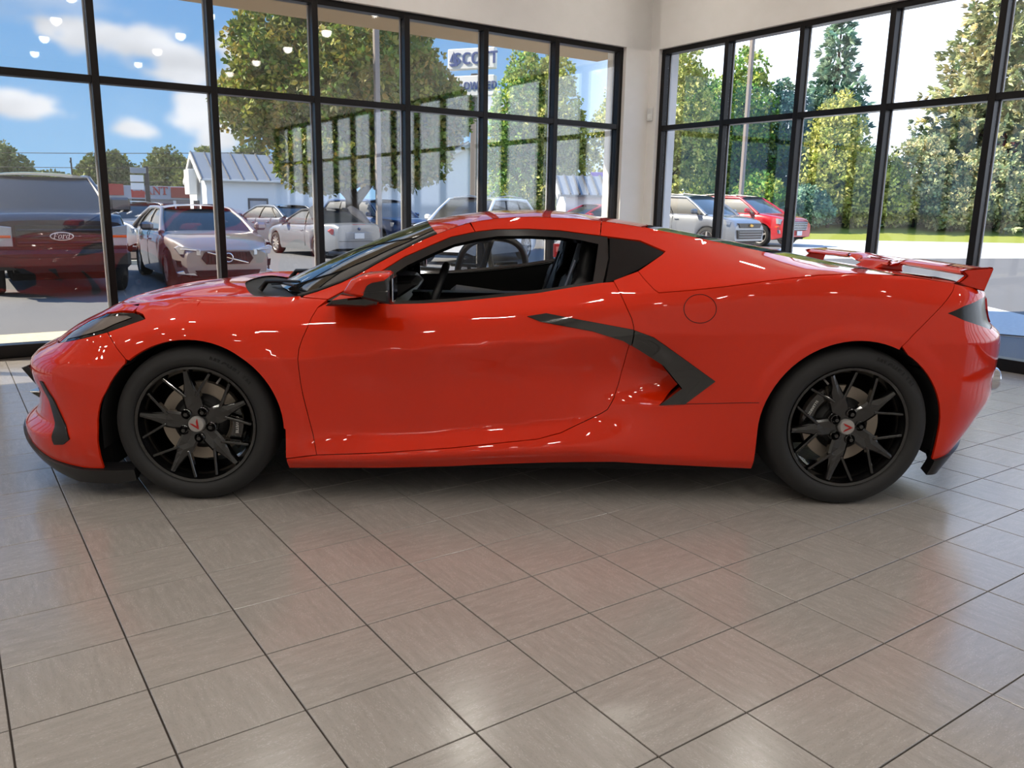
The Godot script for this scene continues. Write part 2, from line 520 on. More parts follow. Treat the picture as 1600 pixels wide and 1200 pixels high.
func glazed(win: String, wall: String, along: Vector3, out: Vector3, ms: Array, side: int) -> void:
	# out points outdoors from the room; the inside face of the wall stands on the corner lines
	var r := Basis(along, Vector3.UP, along.cross(Vector3.UP))
	var sgn := 1.0 if r.z.dot(out) > 0 else -1.0
	var top := 3.002; var mid := 2.1717
	var first: float = ms[0]; var last: float = ms[-1] + 0.06
	var fw := 0.055
	var P := func(s: float, y: float, o: float) -> Vector3: return corner + along * s + Vector3(0, y, 0) + out * o
	var wl := structure(wall)
	var b := MB.new()
	b.box(P.call(7.0, (top + 4.35) / 2, 0.16), Vector3(14.6, 4.35 - top, 0.32), r, 0.0)
	b.box(P.call(first / 2 - 0.16, 2.0, 0.16), Vector3(first + 0.32, 4.7, 0.32), r, 0.0)
	b.box(P.call((last + 14.3) / 2, 2.0, 0.16), Vector3(14.3 - last, 4.7, 0.32), r, 0.0)
	put("wall_face", b.mesh(), M.wall, wl)
	# roof overhang with its soffit
	var ev := MB.new()
	var dep := 1.05 if side < 0 else 0.12
	ev.box(P.call(7.2, 3.094 + 1.45, 0.325 + dep / 2), Vector3(15.1, 2.9, dep), r, 0.0)
	put("roof_overhang", ev.mesh(), M.eave, wl)
	var wn := structure(win)
	var inset := 0.05
	var fr := MB.new()
	fr.box(P.call((first + last) / 2, top - fw / 2, inset + 0.055), Vector3(last - first, fw, 0.11), r, 0.003)
	fr.box(P.call((first + last) / 2, 0.05, inset + 0.055), Vector3(last - first, 0.10, 0.13), r, 0.003)
	put("frame", fr.mesh(), M.frame, wn)
	for k in ms.size():
		var s: float = ms[k] + fw / 2
		if side < 0 and k > 0: s = ms[k] + fw / 2
		var mb := MB.new()
		mb.box(P.call(s, (top + 0.1) / 2, inset + 0.055), Vector3(fw, top - 0.1 - fw, 0.115), r, 0.003)
		put("mullion", mb.mesh(), M.frame, wn)
		if k + 1 == ms.size(): break
		var s2: float = ms[k + 1] + fw / 2
		var tr := MB.new()
		tr.box(P.call((s + s2) / 2, mid - fw / 2, inset + 0.055), Vector3(s2 - s - fw, fw, 0.11), r, 0.003)
		put("transom", tr.mesh(), M.frame, wn)
		for e in 2:
			var y0 := 0.10 if e == 0 else mid
			var y1 := mid - fw if e == 0 else top - fw
			var g := MB.new()
			for o in ([0.045, 0.070] if side < 0 else [0.055]):
				g.box(P.call((s + s2) / 2, (y0 + y1) / 2, inset + o), Vector3(s2 - s - fw, y1 - y0, 0.006), r, 0.0)
			put("pane", g.mesh(), M.pane, wn)
			# glazing bead: a light aluminium edge round the pane, outdoors
			if e == 0 or true:
				var bd := MB.new()
				for q in [s + fw / 2 + 0.006, s2 - fw / 2 - 0.006]:
					bd.box(P.call(q, (y0 + y1) / 2, inset + 0.09), Vector3(0.012, y1 - y0, 0.016), r, 0.001)
				put("glazing_bead", bd.mesh(), M.bead, wn)


# ---------------------------------------------------------------- the red car
# Its side skin is one surface S(t, y): t runs along the flank and wraps round nose and tail; panels are regions of it.
const XS := [-1.70, -1.36, -1.0, -0.8, -0.6, -0.4, -0.2, 0.0, 0.2, 0.35, 0.6, 1.0, 1.36, 1.75]
const SY := [
	[0.05, 0.13, 0.14, 0.141, 0.142, 0.146, 0.155, 0.165, 0.17, 0.173, 0.163, 0.148, 0.15, 0.10],
	[0.21, 0.20, 0.19, 0.195, 0.204, 0.216, 0.227, 0.237, 0.243, 0.235, 0.21, 0.20, 0.20, 0.21],
	[0.30, 0.30, 0.31, 0.312, 0.30, 0.305, 0.325, 0.345, 0.37, 0.395, 0.40, 0.38, 0.36, 0.34],
	[0.44, 0.48, 0.47, 0.47, 0.47, 0.48, 0.49, 0.50, 0.52, 0.53, 0.54, 0.55, 0.53, 0.50],
	[0.57, 0.63, 0.61, 0.622, 0.643, 0.66, 0.675, 0.69, 0.705, 0.715, 0.725, 0.74, 0.74, 0.71],
	[0.68, 0.735, 0.73, 0.74, 0.755, 0.77, 0.785, 0.80, 0.82, 0.83, 0.845, 0.875, 0.885, 0.86],
	[0.765, 0.812, 0.822, 0.827, 0.828, 0.832, 0.85, 0.872, 0.882, 0.888, 0.905, 0.955, 0.988, 0.962],
	[0.785, 0.832, 0.836, 0.893, 1.0, 1.10, 1.165, 1.185, 1.183, 1.172, 1.138, 1.066, 1.003, 0.972]]
const SZ := [
	[0.88, 0.90, 0.90, 0.90, 0.90, 0.90, 0.90, 0.90, 0.90, 0.905, 0.91, 0.91, 0.91, 0.89],
	[0.925, 0.93, 0.94, 0.945, 0.95, 0.95, 0.95, 0.95, 0.945, 0.94, 0.935, 0.935, 0.935, 0.92],
	[0.93, 0.935, 0.925, 0.91, 0.895, 0.885, 0.88, 0.88, 0.885, 0.895, 0.92, 0.945, 0.95, 0.935],
	[0.93, 0.94, 0.93, 0.915, 0.90, 0.89, 0.885, 0.88, 0.875, 0.88, 0.915, 0.955, 0.962, 0.95],
	[0.92, 0.94, 0.935, 0.928, 0.924, 0.922, 0.92, 0.92, 0.922, 0.925, 0.935, 0.955, 0.965, 0.955],
	[0.87, 0.90, 0.895, 0.885, 0.88, 0.88, 0.88, 0.885, 0.895, 0.905, 0.925, 0.945, 0.95, 0.93],
	[0.74, 0.78, 0.785, 0.79, 0.80, 0.80, 0.80, 0.805, 0.83, 0.86, 0.90, 0.925, 0.915, 0.875],
	[0.64, 0.68, 0.70, 0.665, 0.61, 0.565, 0.53, 0.51, 0.505, 0.51, 0.525, 0.555, 0.60, 0.70]]
const NOSE_Y := [0.06, 0.13, 0.20, 0.25, 0.285, 0.32, 0.41, 0.45, 0.51, 0.53, 0.578, 0.607, 0.66, 0.692, 0.735, 0.79]
const NOSE_L := [0.50, 0.60, 0.64, 0.645, 0.605, 0.558, 0.546, 0.565, 0.583, 0.581, 0.526, 0.463, 0.38, 0.325, 0.232, 0.12]
const TAIL_Y := [0.10, 0.245, 0.35, 0.45, 0.51, 0.58, 0.65, 0.71, 0.767, 0.80, 0.866, 0.90, 0.93, 0.97]
const TAIL_L := [0.15, 0.347, 0.463, 0.535, 0.53, 0.546, 0.549, 0.54, 0.462, 0.44, 0.423, 0.42, 0.36, 0.20]
const XF := -1.70
const XR := 1.75
const SPAN := 0.8
var row_cache := []
var scoop := true
var arch_f := Vector2(-1.364, 0.316)
var arch_r := Vector2(1.362, 0.328)

func pchip(xs: Array, ys: Array, x: float) -> float:
	var n := xs.size()
	if x <= xs[0]: return ys[0]
	if x >= xs[n - 1]: return ys[n - 1]
	var i := 0
	while x > xs[i + 1]: i += 1
	var h: float = xs[i + 1] - xs[i]
	var d: float = (ys[i + 1] - ys[i]) / h
	var m0 := d; var m1 := d
	if i > 0:
		var a: float = (ys[i] - ys[i - 1]) / (xs[i] - xs[i - 1])
		m0 = 0.0 if a * d <= 0.0 else 2.0 * a * d / (a + d)
	if i < n - 2:
		var b: float = (ys[i + 2] - ys[i + 1]) / (xs[i + 2] - xs[i + 1])
		m1 = 0.0 if b * d <= 0.0 else 2.0 * b * d / (b + d)
	var t: float = (x - xs[i]) / h
	var u: float = 1.0 - t
	return ys[i] * (1.0 + 2.0 * t) * u * u + h * m0 * t * u * u + ys[i + 1] * t * t * (3.0 - 2.0 * t) - h * m1 * t * t * u

func rows_at(x: float) -> Array:
	if row_cache.is_empty():
		for k in 347:
			var xx := XF + k * 0.01
			var r := [[], []]
			for q in 8:
				r[0].append(pchip(XS, SY[q], xx)); r[1].append(pchip(XS, SZ[q], xx))
			row_cache.append(r)
	var f := clampf((x - XF) / 0.01, 0.0, 345.0)
	var i := int(f)
	f -= i
	var a: Array = row_cache[i]; var b: Array = row_cache[i + 1]
	var ys := []; var zs := []
	for q in 8:
		ys.append(lerpf(a[0][q], b[0][q], f)); zs.append(lerpf(a[1][q], b[1][q], f))
	return [ys, zs]

func edge_at(x: float) -> Vector3:     # the upper edge of the flank
	var r := rows_at(x)
	return Vector3(x, r[0][7], r[1][7])

func flank(x: float, y: float) -> float:
	var r := rows_at(x)
	var z: float
	if y <= r[0][4]: z = pchip(r[0].slice(0, 5), r[1].slice(0, 5), y)      # crease along the door
	elif y <= r[0][6]: z = pchip(r[0].slice(4, 7), r[1].slice(4, 7), y)
	else:
		z = pchip([r[0][6], r[0][7]], [r[1][6], r[1][7]], y)
		var span: float = r[0][7] - r[0][6]
		if x > 0.4: z += 0.034 * sin(PI * clampf((x - 0.4) / 1.3, 0, 1)) * smoothstep(0.0, 0.12, span) * sin(PI * clampf((y - r[0][6]) / maxf(span, 0.001), 0, 1))
	# flared lips of the wheel arches
	for a in [arch_f, arch_r]:
		var d := Vector2(x, y).distance_to(a)
		if d < 0.5: z += 0.007 * (1.0 - smoothstep(0.425, 0.470, d)) * smoothstep(0.12, 0.3, y) * (1.0 - smoothstep(0.70, 0.84, y))
	# the scoop that feeds the side intake
	if scoop and x > 0.15 and x < 0.75 and y > 0.38 and y < 0.74:
		var mid := pchip([0.15, 0.27, 0.43, 0.54, 0.70], [0.775, 0.755, 0.712, 0.66, 0.52], x)     # middle of the upper arm
		var lo := lerpf(0.61, 0.70, (y - 0.43) / 0.09)                                         # middle of the lower arm
		if y < mid and x < lo: z -= 0.085 * exp(-pow((x - 0.64) / 0.20, 2) - pow((y - 0.54) / 0.12, 2)) * smoothstep(0.425, 0.475, y)
	return z

func skin(t: float, y: float) -> Vector3:
	if t < XF:
		var a := minf((XF - t) / SPAN, 1.0) * PI / 2
		return Vector3(XF - pchip(NOSE_Y, NOSE_L, y) * pow(sin(a), 2.0 / 2.2), y, flank(XF, y) * pow(maxf(cos(a), 0.0), 2.0 / 2.2))
	if t > XR:
		var a := minf((t - XR) / SPAN, 1.0) * PI / 2
		return Vector3(XR + pchip(TAIL_Y, TAIL_L, y) * sin(a), y, flank(XR, y) * cos(a))
	return Vector3(t, y, flank(t, y))

func skin_t(x: float, y: float) -> float:     # the t of a point seen from the side
	if x < XF: return XF - SPAN * 2.0 / PI * asin(pow(clampf((XF - x) / pchip(NOSE_Y, NOSE_L, y), 0, 1), 1.1))
	if x > XR: return XR + SPAN * 2.0 / PI * asin(clampf((x - XR) / pchip(TAIL_Y, TAIL_L, y), 0, 1))
	return x

func ty(a: Array) -> PackedVector2Array:
	var p := PackedVector2Array()
	for i in range(0, a.size(), 2): p.append(Vector2(skin_t(a[i], a[i + 1]), a[i + 1]))
	return p

func skin_n(t: float, y: float) -> Vector3:
	var e := 0.006
	var n := (skin(t + e, y) - skin(t - e, y)).cross(skin(t, y + e) - skin(t, y - e))
	if n.length() < 1e-10: return Vector3(signf(t), 0, 0)
	return n.normalized()

func clip_all(polys: Array, holes: Array) -> Array:
	for h in holes:
		var nx := []
		for p in polys:
			for q in Geometry2D.clip_polygons(p, h):
				if not Geometry2D.is_polygon_clockwise(q): nx.append(q)
		polys = nx
	return polys

func skin_mb(polys: Array, off: float, wall: float, cell := 0.02) -> MB:
	var b := MB.new()
	for poly in polys:
		var lo: Vector2 = poly[0]; var hi: Vector2 = poly[0]
		for q in poly: lo = lo.min(q); hi = hi.max(q)
		var touched := {}
		var rim := []
		for k in poly.size():
			var a: Vector2 = poly[k]; var c: Vector2 = poly[(k + 1) % poly.size()]
			var steps := int(maxf(1, ceil(a.distance_to(c) / (cell * 0.22))))
			for q in steps:
				var w := a.lerp(c, float(q) / steps)
				touched[Vector2i(floori(w.x / cell), floori(w.y / cell))] = true
			var st2 := int(maxf(1, ceil(a.distance_to(c) / cell)))
			for q in st2: rim.append(a.lerp(c, float(q) / st2))
		var ids := {}
		var vid := func(p: Vector2) -> int:
			var key := Vector2i(roundi(p.x * 20000), roundi(p.y * 20000))
			if not ids.has(key):
				var n := skin_n(p.x, p.y)
				ids[key] = b.vert(skin(p.x, p.y) + n * off, n, p)
			return ids[key]
		for i in range(floori(lo.x / cell), floori(hi.x / cell) + 1):
			for j in range(floori(lo.y / cell), floori(hi.y / cell) + 1):
				var p00 := Vector2(i, j) * cell
				var sq := PackedVector2Array([p00, p00 + Vector2(cell, 0), p00 + Vector2(cell, cell), p00 + Vector2(0, cell)])
				if touched.has(Vector2i(i, j)):
					for piece in Geometry2D.intersect_polygons(sq, poly):
						if Geometry2D.is_polygon_clockwise(piece): continue
						var t := Geometry2D.triangulate_polygon(piece)
						for q in range(0, t.size(), 3): b.tri(vid.call(piece[t[q]]), vid.call(piece[t[q + 1]]), vid.call(piece[t[q + 2]]))
				elif Geometry2D.is_point_in_polygon(p00 + Vector2(cell, cell) * 0.5, poly):
					var v0: int = vid.call(sq[0]); var v1: int = vid.call(sq[1]); var v2: int = vid.call(sq[2]); var v3: int = vid.call(sq[3])
					b.tri(v0, v1, v2); b.tri(v0, v2, v3)
		if wall > 0.0:
			for k in rim.size():
				var a: Vector2 = rim[k]; var c: Vector2 = rim[(k + 1) % rim.size()]
				var na := skin_n(a.x, a.y); var nc := skin_n(c.x, c.y)
				var pa := skin(a.x, a.y) + na * off; var pc := skin(c.x, c.y) + nc * off
				var out := (pc - pa).cross(na).normalized()
				b.quad(pa, pc, pc - nc * wall, pa - na * wall, out)
	return b

func panel(called: String, poly: PackedVector2Array, m: Material, parent: Node3D, off := 0.0, holes := [], wall := 0.012, gap := 0.0015, cell := 0.02) -> void:
	if Geometry2D.is_polygon_clockwise(poly): poly.reverse()
	var polys := [poly]
	if gap > 0.0: polys = Geometry2D.offset_polygon(poly, -gap)
	for h in holes:      # cut along a line through each hole, so that no piece keeps a hole inside
		var c := Vector2.ZERO
		for q in h: c += q / h.size()
		var parts := []
		for q in polys:
			for side in [PackedVector2Array([Vector2(-9, -9), Vector2(c.x, -9), Vector2(c.x, 9), Vector2(-9, 9)]), PackedVector2Array([Vector2(c.x, -9), Vector2(9, -9), Vector2(9, 9), Vector2(c.x, 9)])]:
				if Geometry2D.intersect_polygons(q, h).is_empty():
					if not parts.has(q): parts.append(q)
				else: parts.append_array(Geometry2D.intersect_polygons(q, side))
		polys = clip_all(parts, [h])
	var b := skin_mb(polys, off, wall, cell)
	put(called, b.mesh(), m, parent)
	put(called, b.mirrored().mesh(), m, parent)

func both(called: String, b: MB, m: Material, parent: Node3D) -> void:
	put(called, b.mesh(), m, parent)
	put(called, b.mirrored().mesh(), m, parent)

func top_grid(f: Callable, ns: int, nw: int) -> MB:     # f(s, w): w from -1 (far side) to 1 (near side)
	var rows := []
	for i in ns + 1:
		var r := []
		for j in 2 * nw + 1:
			var w := float(j - nw) / nw
			var p: Vector3 = f.call(float(i) / ns, absf(w))
			r.append(Vector3(p.x, p.y, p.z * signf(w)))
		rows.append(r)
	var b := MB.new()
	b.grid(rows, Vector3(0, -40, 0))
	return b

func along(pts: Array, s: float) -> Vector3:
	var k := s * (pts.size() - 1)
	var i := mini(int(k), pts.size() - 2)
	var p0: Vector3 = pts[maxi(i - 1, 0)]; var p3: Vector3 = pts[mini(i + 2, pts.size() - 1)]
	return pts[i].cubic_interpolate(pts[i + 1], p0, p3, k - i)

func sports_car() -> void:
	var car := thing("sports_car", Vector3(0.02122, 0, -4.20508), 0.0414156, "glossy orange-red two-door sports car with black wheels and a rear wing on the tiles", "car")
	var holes := [ellipse(arch_f, 0.369, 0.369, 72), ellipse(arch_r, 0.391, 0.391, 72)]
	for k in 2:   # the arches are open downwards
		var c: Vector2 = [arch_f, arch_r][k]; var r: float = [0.369, 0.391][k]
		holes.append(PackedVector2Array([c + Vector2(-r, 0), c + Vector2(-r, -0.5), c + Vector2(r, -0.5), c + Vector2(r, 0)]))
	var boom_a := [-0.004, 0.791, 0.078, 0.805, 0.43, 0.747, 0.434, 0.744, 0.428, 0.678, 0.393, 0.699, 0.266, 0.736, 0.054, 0.770]
	var boom_b := [0.437, 0.744, 0.517, 0.717, 0.634, 0.638, 0.783, 0.536, 0.664, 0.434, 0.557, 0.427, 0.648, 0.503, 0.568, 0.595, 0.451, 0.667, 0.431, 0.678]
	var boom := pv([-0.004, 0.791, 0.078, 0.805, 0.43, 0.747, 0.517, 0.717, 0.634, 0.638, 0.783, 0.536, 0.664, 0.434, 0.557, 0.427, 0.648, 0.503, 0.568, 0.595, 0.451, 0.667, 0.393, 0.699, 0.266, 0.736, 0.054, 0.770])
	var trim_hole := [boom]
	var door_edge := [-0.863, 0.21, -0.6, 0.222, -0.3, 0.244, 0.052, 0.281, 0.15, 0.305, 0.25, 0.35, 0.321, 0.386, 0.345, 0.402, 0.372, 0.45, 0.393, 0.513, 0.408, 0.59, 0.419, 0.675, 0.434, 0.735, 0.434, 0.755, 0.425, 0.79, 0.405, 0.831, 0.382, 0.885, 0.362, 0.931]
	var cut_f := [-0.832, 0.823, -0.865, 0.806, -0.882, 0.77, -0.894, 0.733, -0.912, 0.69, -0.924, 0.652, -0.928, 0.61, -0.926, 0.574, -0.921, 0.51, -0.913, 0.453, -0.897, 0.37, -0.88, 0.292, -0.863, 0.21]
	# --- flank panels
	panel("door", ty(cut_f + door_edge.slice(2) + [0.306, 0.925, 0.17, 0.902, 0.045, 0.879, -0.163, 0.854, -0.3, 0.839, -0.434, 0.829, -0.557, 0.825, -0.7, 0.827, -0.811, 0.83]), M.paint, car, 0.0, trim_hole)
	var crest := []
	for k in 15:
		var e := edge_at(-1.66 + k * 0.05)
		crest += [e.x, e.y + 0.001]
	panel("front_fender", ty([-0.99, 0.195, -0.99, 0.316, -1.364, 0.5, -1.613, 0.602, -1.664, 0.652, -1.701, 0.690, -1.71, 0.699, -1.567, 0.751, -1.59, 0.765, -1.63, 0.772] + crest + [-0.95, 0.838, -0.83, 0.836] + cut_f.slice(2)), M.paint, car, 0.0, holes)
	var quarter := [0.467, 0.973, 0.49, 0.94, 0.518, 0.907, 0.535, 0.895, 0.66, 0.908, 0.788, 0.924, 0.969, 0.952, 1.184, 0.978, 1.325, 0.987, 1.542, 0.980, 1.771, 0.949, 1.681, 0.844, 1.534, 0.697, 1.362, 0.40, 0.99, 0.25, 0.99, 0.15, 0.63, 0.165, 0.382, 0.176, 0.083, 0.169, -0.2, 0.157, -0.323, 0.15, -0.592, 0.142, -0.988, 0.14, -0.988, 0.193]
	panel("rear_quarter", ty(quarter + door_edge + [0.362, 0.936]), M.paint, car, 0.0, holes + trim_hole)
	var sail := [0.467, 0.973, 0.585, 1.041, 0.600, 1.052, 0.503, 1.093, 0.512, 1.12, 0.535, 1.151]
	for k in 14:
		var e := edge_at(0.6 + k * 0.0725)
		sail += [e.x, e.y]
	panel("sail_panel", ty(sail + [1.542, 0.980, 1.325, 0.987, 1.184, 0.978, 0.969, 0.952, 0.788, 0.924, 0.66, 0.908, 0.535, 0.895, 0.518, 0.907, 0.49, 0.94]), M.paint, car)
	var pillar := [-0.83, 0.836, -0.95, 0.838]
	for k in 15:
		var e := edge_at(-0.94 + k * 0.05)
		pillar += [e.x, e.y]
	panel("windshield_pillar", ty(pillar + [-0.243, 1.155, -0.218, 1.118, -0.323, 1.095, -0.405, 1.060, -0.523, 1.008, -0.608, 0.955, -0.687, 0.912]), M.paint, car)
	var rail := []
	for k in 13:
		var e := edge_at(-0.24 + k * 0.0486)
		rail += [e.x, e.y]
	panel("roof_rail", ty(rail + [0.330, 1.111, 0.252, 1.119, 0.155, 1.130, 0.014, 1.134, -0.127, 1.130, -0.218, 1.118]), M.paint, car)
	var tail_rail := []
	for k in 5:
		var e := edge_at(0.345 + k * 0.0475)
		tail_rail += [e.x, e.y]
	panel("roof_rail", ty(tail_rail + [0.510, 1.092, 0.503, 1.093, 0.330, 1.111]), M.paint, car)
	# black surround and side glass
	var open := pv([-0.555, 0.838, -0.440, 0.841, -0.300, 0.851, -0.165, 0.866, 0.045, 0.891, 0.278, 0.930, 0.318, 1.078, 0.245, 1.092, 0.155, 1.103, 0.014, 1.107, -0.120, 1.103, -0.205, 1.090, -0.310, 1.066, -0.395, 1.030, -0.510, 0.975, -0.555, 0.945])
	panel("window_surround", ty([-0.832, 0.834, -0.687, 0.912, -0.608, 0.955, -0.523, 1.008, -0.405, 1.060, -0.323, 1.095, -0.218, 1.118, -0.127, 1.130, 0.014, 1.134, 0.155, 1.130, 0.252, 1.119, 0.330, 1.111, 0.362, 1.108, 0.352, 1.02, 0.318, 0.927, 0.306, 0.925, 0.17, 0.902, 0.045, 0.879, -0.163, 0.854, -0.3, 0.839, -0.434, 0.829, -0.557, 0.825, -0.7, 0.827]), M.gloss, car, -0.003, [open], 0.02, 0.0)
	panel("quarter_window", ty([0.370, 1.107, 0.503, 1.093, 0.597, 1.053, 0.585, 1.041, 0.464, 0.977, 0.358, 0.934, 0.326, 0.927, 0.358, 1.02]), M.dark_glass, car, -0.004)
	# side intake trim in two pieces, split at the door cut
	var lift := 0.004
	scoop = false
	panel("intake_trim", ty(boom_a), M.gloss, car, lift, [], 0.11, 0.001, 0.015)
	panel("intake_trim", ty(boom_b), M.gloss, car, lift, [], 0.11, 0.001, 0.015)
	scoop = true
	# nose
	var a_t := func(a: float) -> float: return XF - SPAN * a
	var lampo := [-1.710, 0.699, -1.83, 0.667, -1.953, 0.636, -1.978, 0.630, -1.93, 0.672, -1.852, 0.724, -1.767, 0.759, -1.70, 0.768, -1.640, 0.769, -1.60, 0.764, -1.567, 0.751]
	var lamp := ty(lampo)
	panel("headlight", lamp, M.dark_glass, car, -0.002)
	panel("headlight_lens", ty([-1.735, 0.706, -1.93, 0.650, -1.88, 0.694, -1.80, 0.736, -1.73, 0.753, -1.66, 0.757, -1.63, 0.752]), M.lamp_shell, car, 0.0006, [], 0.001)
	var low := PackedVector2Array([Vector2(a_t.call(1.0), 0.24), Vector2(a_t.call(0.75), 0.24), Vector2(a_t.call(0.6), 0.225), Vector2(a_t.call(0.45), 0.185), Vector2(a_t.call(0.3), 0.15), Vector2(a_t.call(0.12), 0.132), Vector2(XF, 0.135), Vector2(-1.62, 0.14)])
	var fas := low.duplicate()
	fas.append_array(PackedVector2Array([Vector2(-1.62, 0.5)]))
	fas.append_array(ty([-1.613, 0.602, -1.664, 0.652, -1.701, 0.690, -1.710, 0.699, -1.83, 0.667, -1.953, 0.636, -1.978, 0.630]))
	fas.append(Vector2(a_t.call(0.85), 0.60)); fas.append(Vector2(a_t.call(1.0), 0.595))
	var grille := PackedVector2Array([Vector2(a_t.call(1.01), 0.275), Vector2(a_t.call(0.83), 0.275), Vector2(a_t.call(0.76), 0.33), Vector2(a_t.call(0.76), 0.45), Vector2(a_t.call(0.84), 0.50), Vector2(a_t.call(1.01), 0.50)])
	var gill := ty([-2.02, 0.485, -2.0, 0.485, -1.872, 0.262, -1.905, 0.236, -1.955, 0.228, -1.948, 0.30])
	panel("front_bumper", fas, M.paint, car, 0.0, holes + [grille, gill])
	panel("grille", grille, M.void, car, -0.05, [], 0.0, 0.0)
	for s in [-1, 1]:
		var gf := MB.new()
		gf.prism(pv([-2.198, 0.50, -2.17, 0.512, -2.085, 0.412, -2.122, 0.398]), -0.04, 0.04, Transform3D(Basis(), Vector3(0, 0, s * 0.585)), 0.004)
		put("grille_frame", gf.mesh(), M.black, car)
		var gl := MB.new()
		gl.prism(pv([-2.165, 0.402, -2.06, 0.402, -2.04, 0.375, -2.12, 0.372]), -0.05, 0.05, Transform3D(Basis(), Vector3(0, 0, s * 0.60)), 0.004)
		put("grille_blade", gl.mesh(), M.gloss, car)
	panel("bumper_gill", gill, M.satin, car, 0.006, [], 0.03, 0.001)
	var nose := PackedVector2Array([Vector2(a_t.call(1.0), 0.60), Vector2(a_t.call(0.85), 0.605)])
	nose.append_array(ty([-1.978, 0.633, -1.93, 0.674, -1.852, 0.726, -1.767, 0.761, -1.70, 0.770, -1.645, 0.772, -1.645, 0.787]))
	nose.append(Vector2(XF, 0.787)); nose.append(Vector2(a_t.call(1.0), 0.787))
	panel("hood_nose", nose, M.paint, car, 0.0, [], 0.012, 0.001)
	var split := low.duplicate()
	split.append_array(PackedVector2Array([Vector2(-1.62, 0.085), Vector2(XF, 0.07), Vector2(a_t.call(0.2), 0.065), Vector2(a_t.call(0.4), 0.10), Vector2(a_t.call(0.6), 0.165), Vector2(a_t.call(0.8), 0.19), Vector2(a_t.call(1.0), 0.19)]))
	panel("front_splitter", split, M.satin, car, 0.012, [], 0.06, 0.001)
	# tail
	var r_t := func(a: float) -> float: return XR + SPAN * a
	var tl := ty([1.725, 0.832, 1.80, 0.862, 1.90, 0.884, 2.02, 0.893])
	tl.append(Vector2(r_t.call(0.62), 0.888)); tl.append(Vector2(r_t.call(0.62), 0.762))
	tl.append_array(ty([1.985, 0.752, 1.90, 0.775, 1.80, 0.803]))
	var bumper := ty([1.771, 0.949, 1.681, 0.844, 1.534, 0.697, 1.70, 0.5, 1.735, 0.24, 1.742, 0.20])
	bumper.append(Vector2(r_t.call(0.3), 0.19)); bumper.append(Vector2(r_t.call(0.7), 0.22)); bumper.append(Vector2(r_t.call(1.0), 0.24))
	bumper.append_array(PackedVector2Array([Vector2(r_t.call(1.0), 0.905), Vector2(r_t.call(0.6), 0.905), Vector2(r_t.call(0.3), 0.925), Vector2(r_t.call(0.12), 0.94)]))
	panel("rear_bumper", bumper, M.paint, car, 0.0, holes + [tl])
	panel("tail_lamp", tl, M.lamp_black, car, -0.004, [], 0.03, 0.001)
	var red := PackedVector2Array([Vector2(r_t.call(0.42), 0.874), Vector2(r_t.call(0.60), 0.878), Vector2(r_t.call(0.60), 0.772), Vector2(r_t.call(0.46), 0.768), Vector2(r_t.call(0.40), 0.83)])
	panel("tail_lamp_lens", red, M.tail, car, 0.003, [], 0.02, 0.0)
	var diff := PackedVector2Array([Vector2(1.76, 0.20), Vector2(1.74, 0.13), Vector2(r_t.call(0.3), 0.13), Vector2(r_t.call(0.7), 0.15), Vector2(r_t.call(1.0), 0.17), Vector2(r_t.call(1.0), 0.28), Vector2(r_t.call(0.7), 0.27), Vector2(r_t.call(0.4), 0.25), Vector2(r_t.call(0.2), 0.22)])
	panel("rear_diffuser", diff, M.satin, car, 0.012, [], 0.05, 0.0)
	for s in [-1, 1]:
		var ex := MB.new()
		ex.lathe([Vector2(0.001, 0.02), Vector2(0.043, 0.02), Vector2(0.045, 0.14), Vector2(0.052, 0.145), Vector2(0.055, 0.135), Vector2(0.055, -0.05)], 24, Transform3D(Basis(Vector3.UP, PI / 2), Vector3(2.0, 0.505, s * 0.66)), true)
		put("exhaust_tip", ex.mesh(), M.chrome, car)
	# fuel door line and lower seam
	var fuel := MB.new()
	var fp := []
	for k in 41:
		var q := Vector2(0.699, 0.836) + Vector2(cos(TAU * k / 40) * 0.0655, sin(TAU * k / 40) * 0.0575)
		fp.append(skin(q.x, q.y))
	fuel.tube(fp, 0.0017, 5, false)
	put("fuel_door_seam", fuel.mesh(), M.void, car)
	var seam := MB.new()
	var sp := []
	for k in 13: sp.append(skin(0.66 + k * 0.0255, 0.436 + k * 0.0013))
	seam.tube(sp, 0.0014, 5, false)
	both("panel_seam", seam, M.void, car)
	# dark inner shell behind the gaps
	var inner := PackedVector2Array([Vector2(-1.72, 0.15), Vector2(-1.66, 0.12), Vector2(1.74, 0.16), Vector2(2.55, 0.26), Vector2(2.55, 0.90), Vector2(1.76, 0.94), Vector2(1.54, 0.97), Vector2(0.52, 1.13), Vector2(0.36, 1.145), Vector2(0.36, 0.92), Vector2(0.045, 0.865), Vector2(-0.434, 0.815), Vector2(-0.80, 0.815), Vector2(-1.62, 0.755), Vector2(-1.72, 0.68)])
	panel("inner_shell", inner, M.void, car, -0.030, [ellipse(arch_f, 0.372, 0.372, 48), ellipse(arch_r, 0.394, 0.394, 48), holes[2], holes[3], Geometry2D.offset_polygon(boom, 0.05)[0]], 0.0, 0.0, 0.05)
	# --- upper skins
	var hood := func(s: float, w: float) -> Vector3:
		var e := edge_at(lerpf(-1.70, -1.0, s))
		var xf := XF - 0.12 * pow(maxf(1.0 - pow(w, 2.2), 0.0), 1.0 / 2.2)
		var xr := lerpf(-1.345, -1.0, pow(w, 2.4))
		var y := lerpf(0.785, e.y, clampf(s * 1.3, 0, 1)) if w < 0.999 else e.y
		y = lerpf(y, e.y, pow(w, 4.0))
		y += (0.012 * (1.0 - w * w) - 0.030 * exp(-pow((w - 0.66) / 0.2, 2.0))) * smoothstep(0.0, 0.25, s)
		return Vector3(lerpf(xf, xr, s), y, w * e.z)
	put("hood", top_grid(hood, 28, 24).mesh(), M.paint, car)
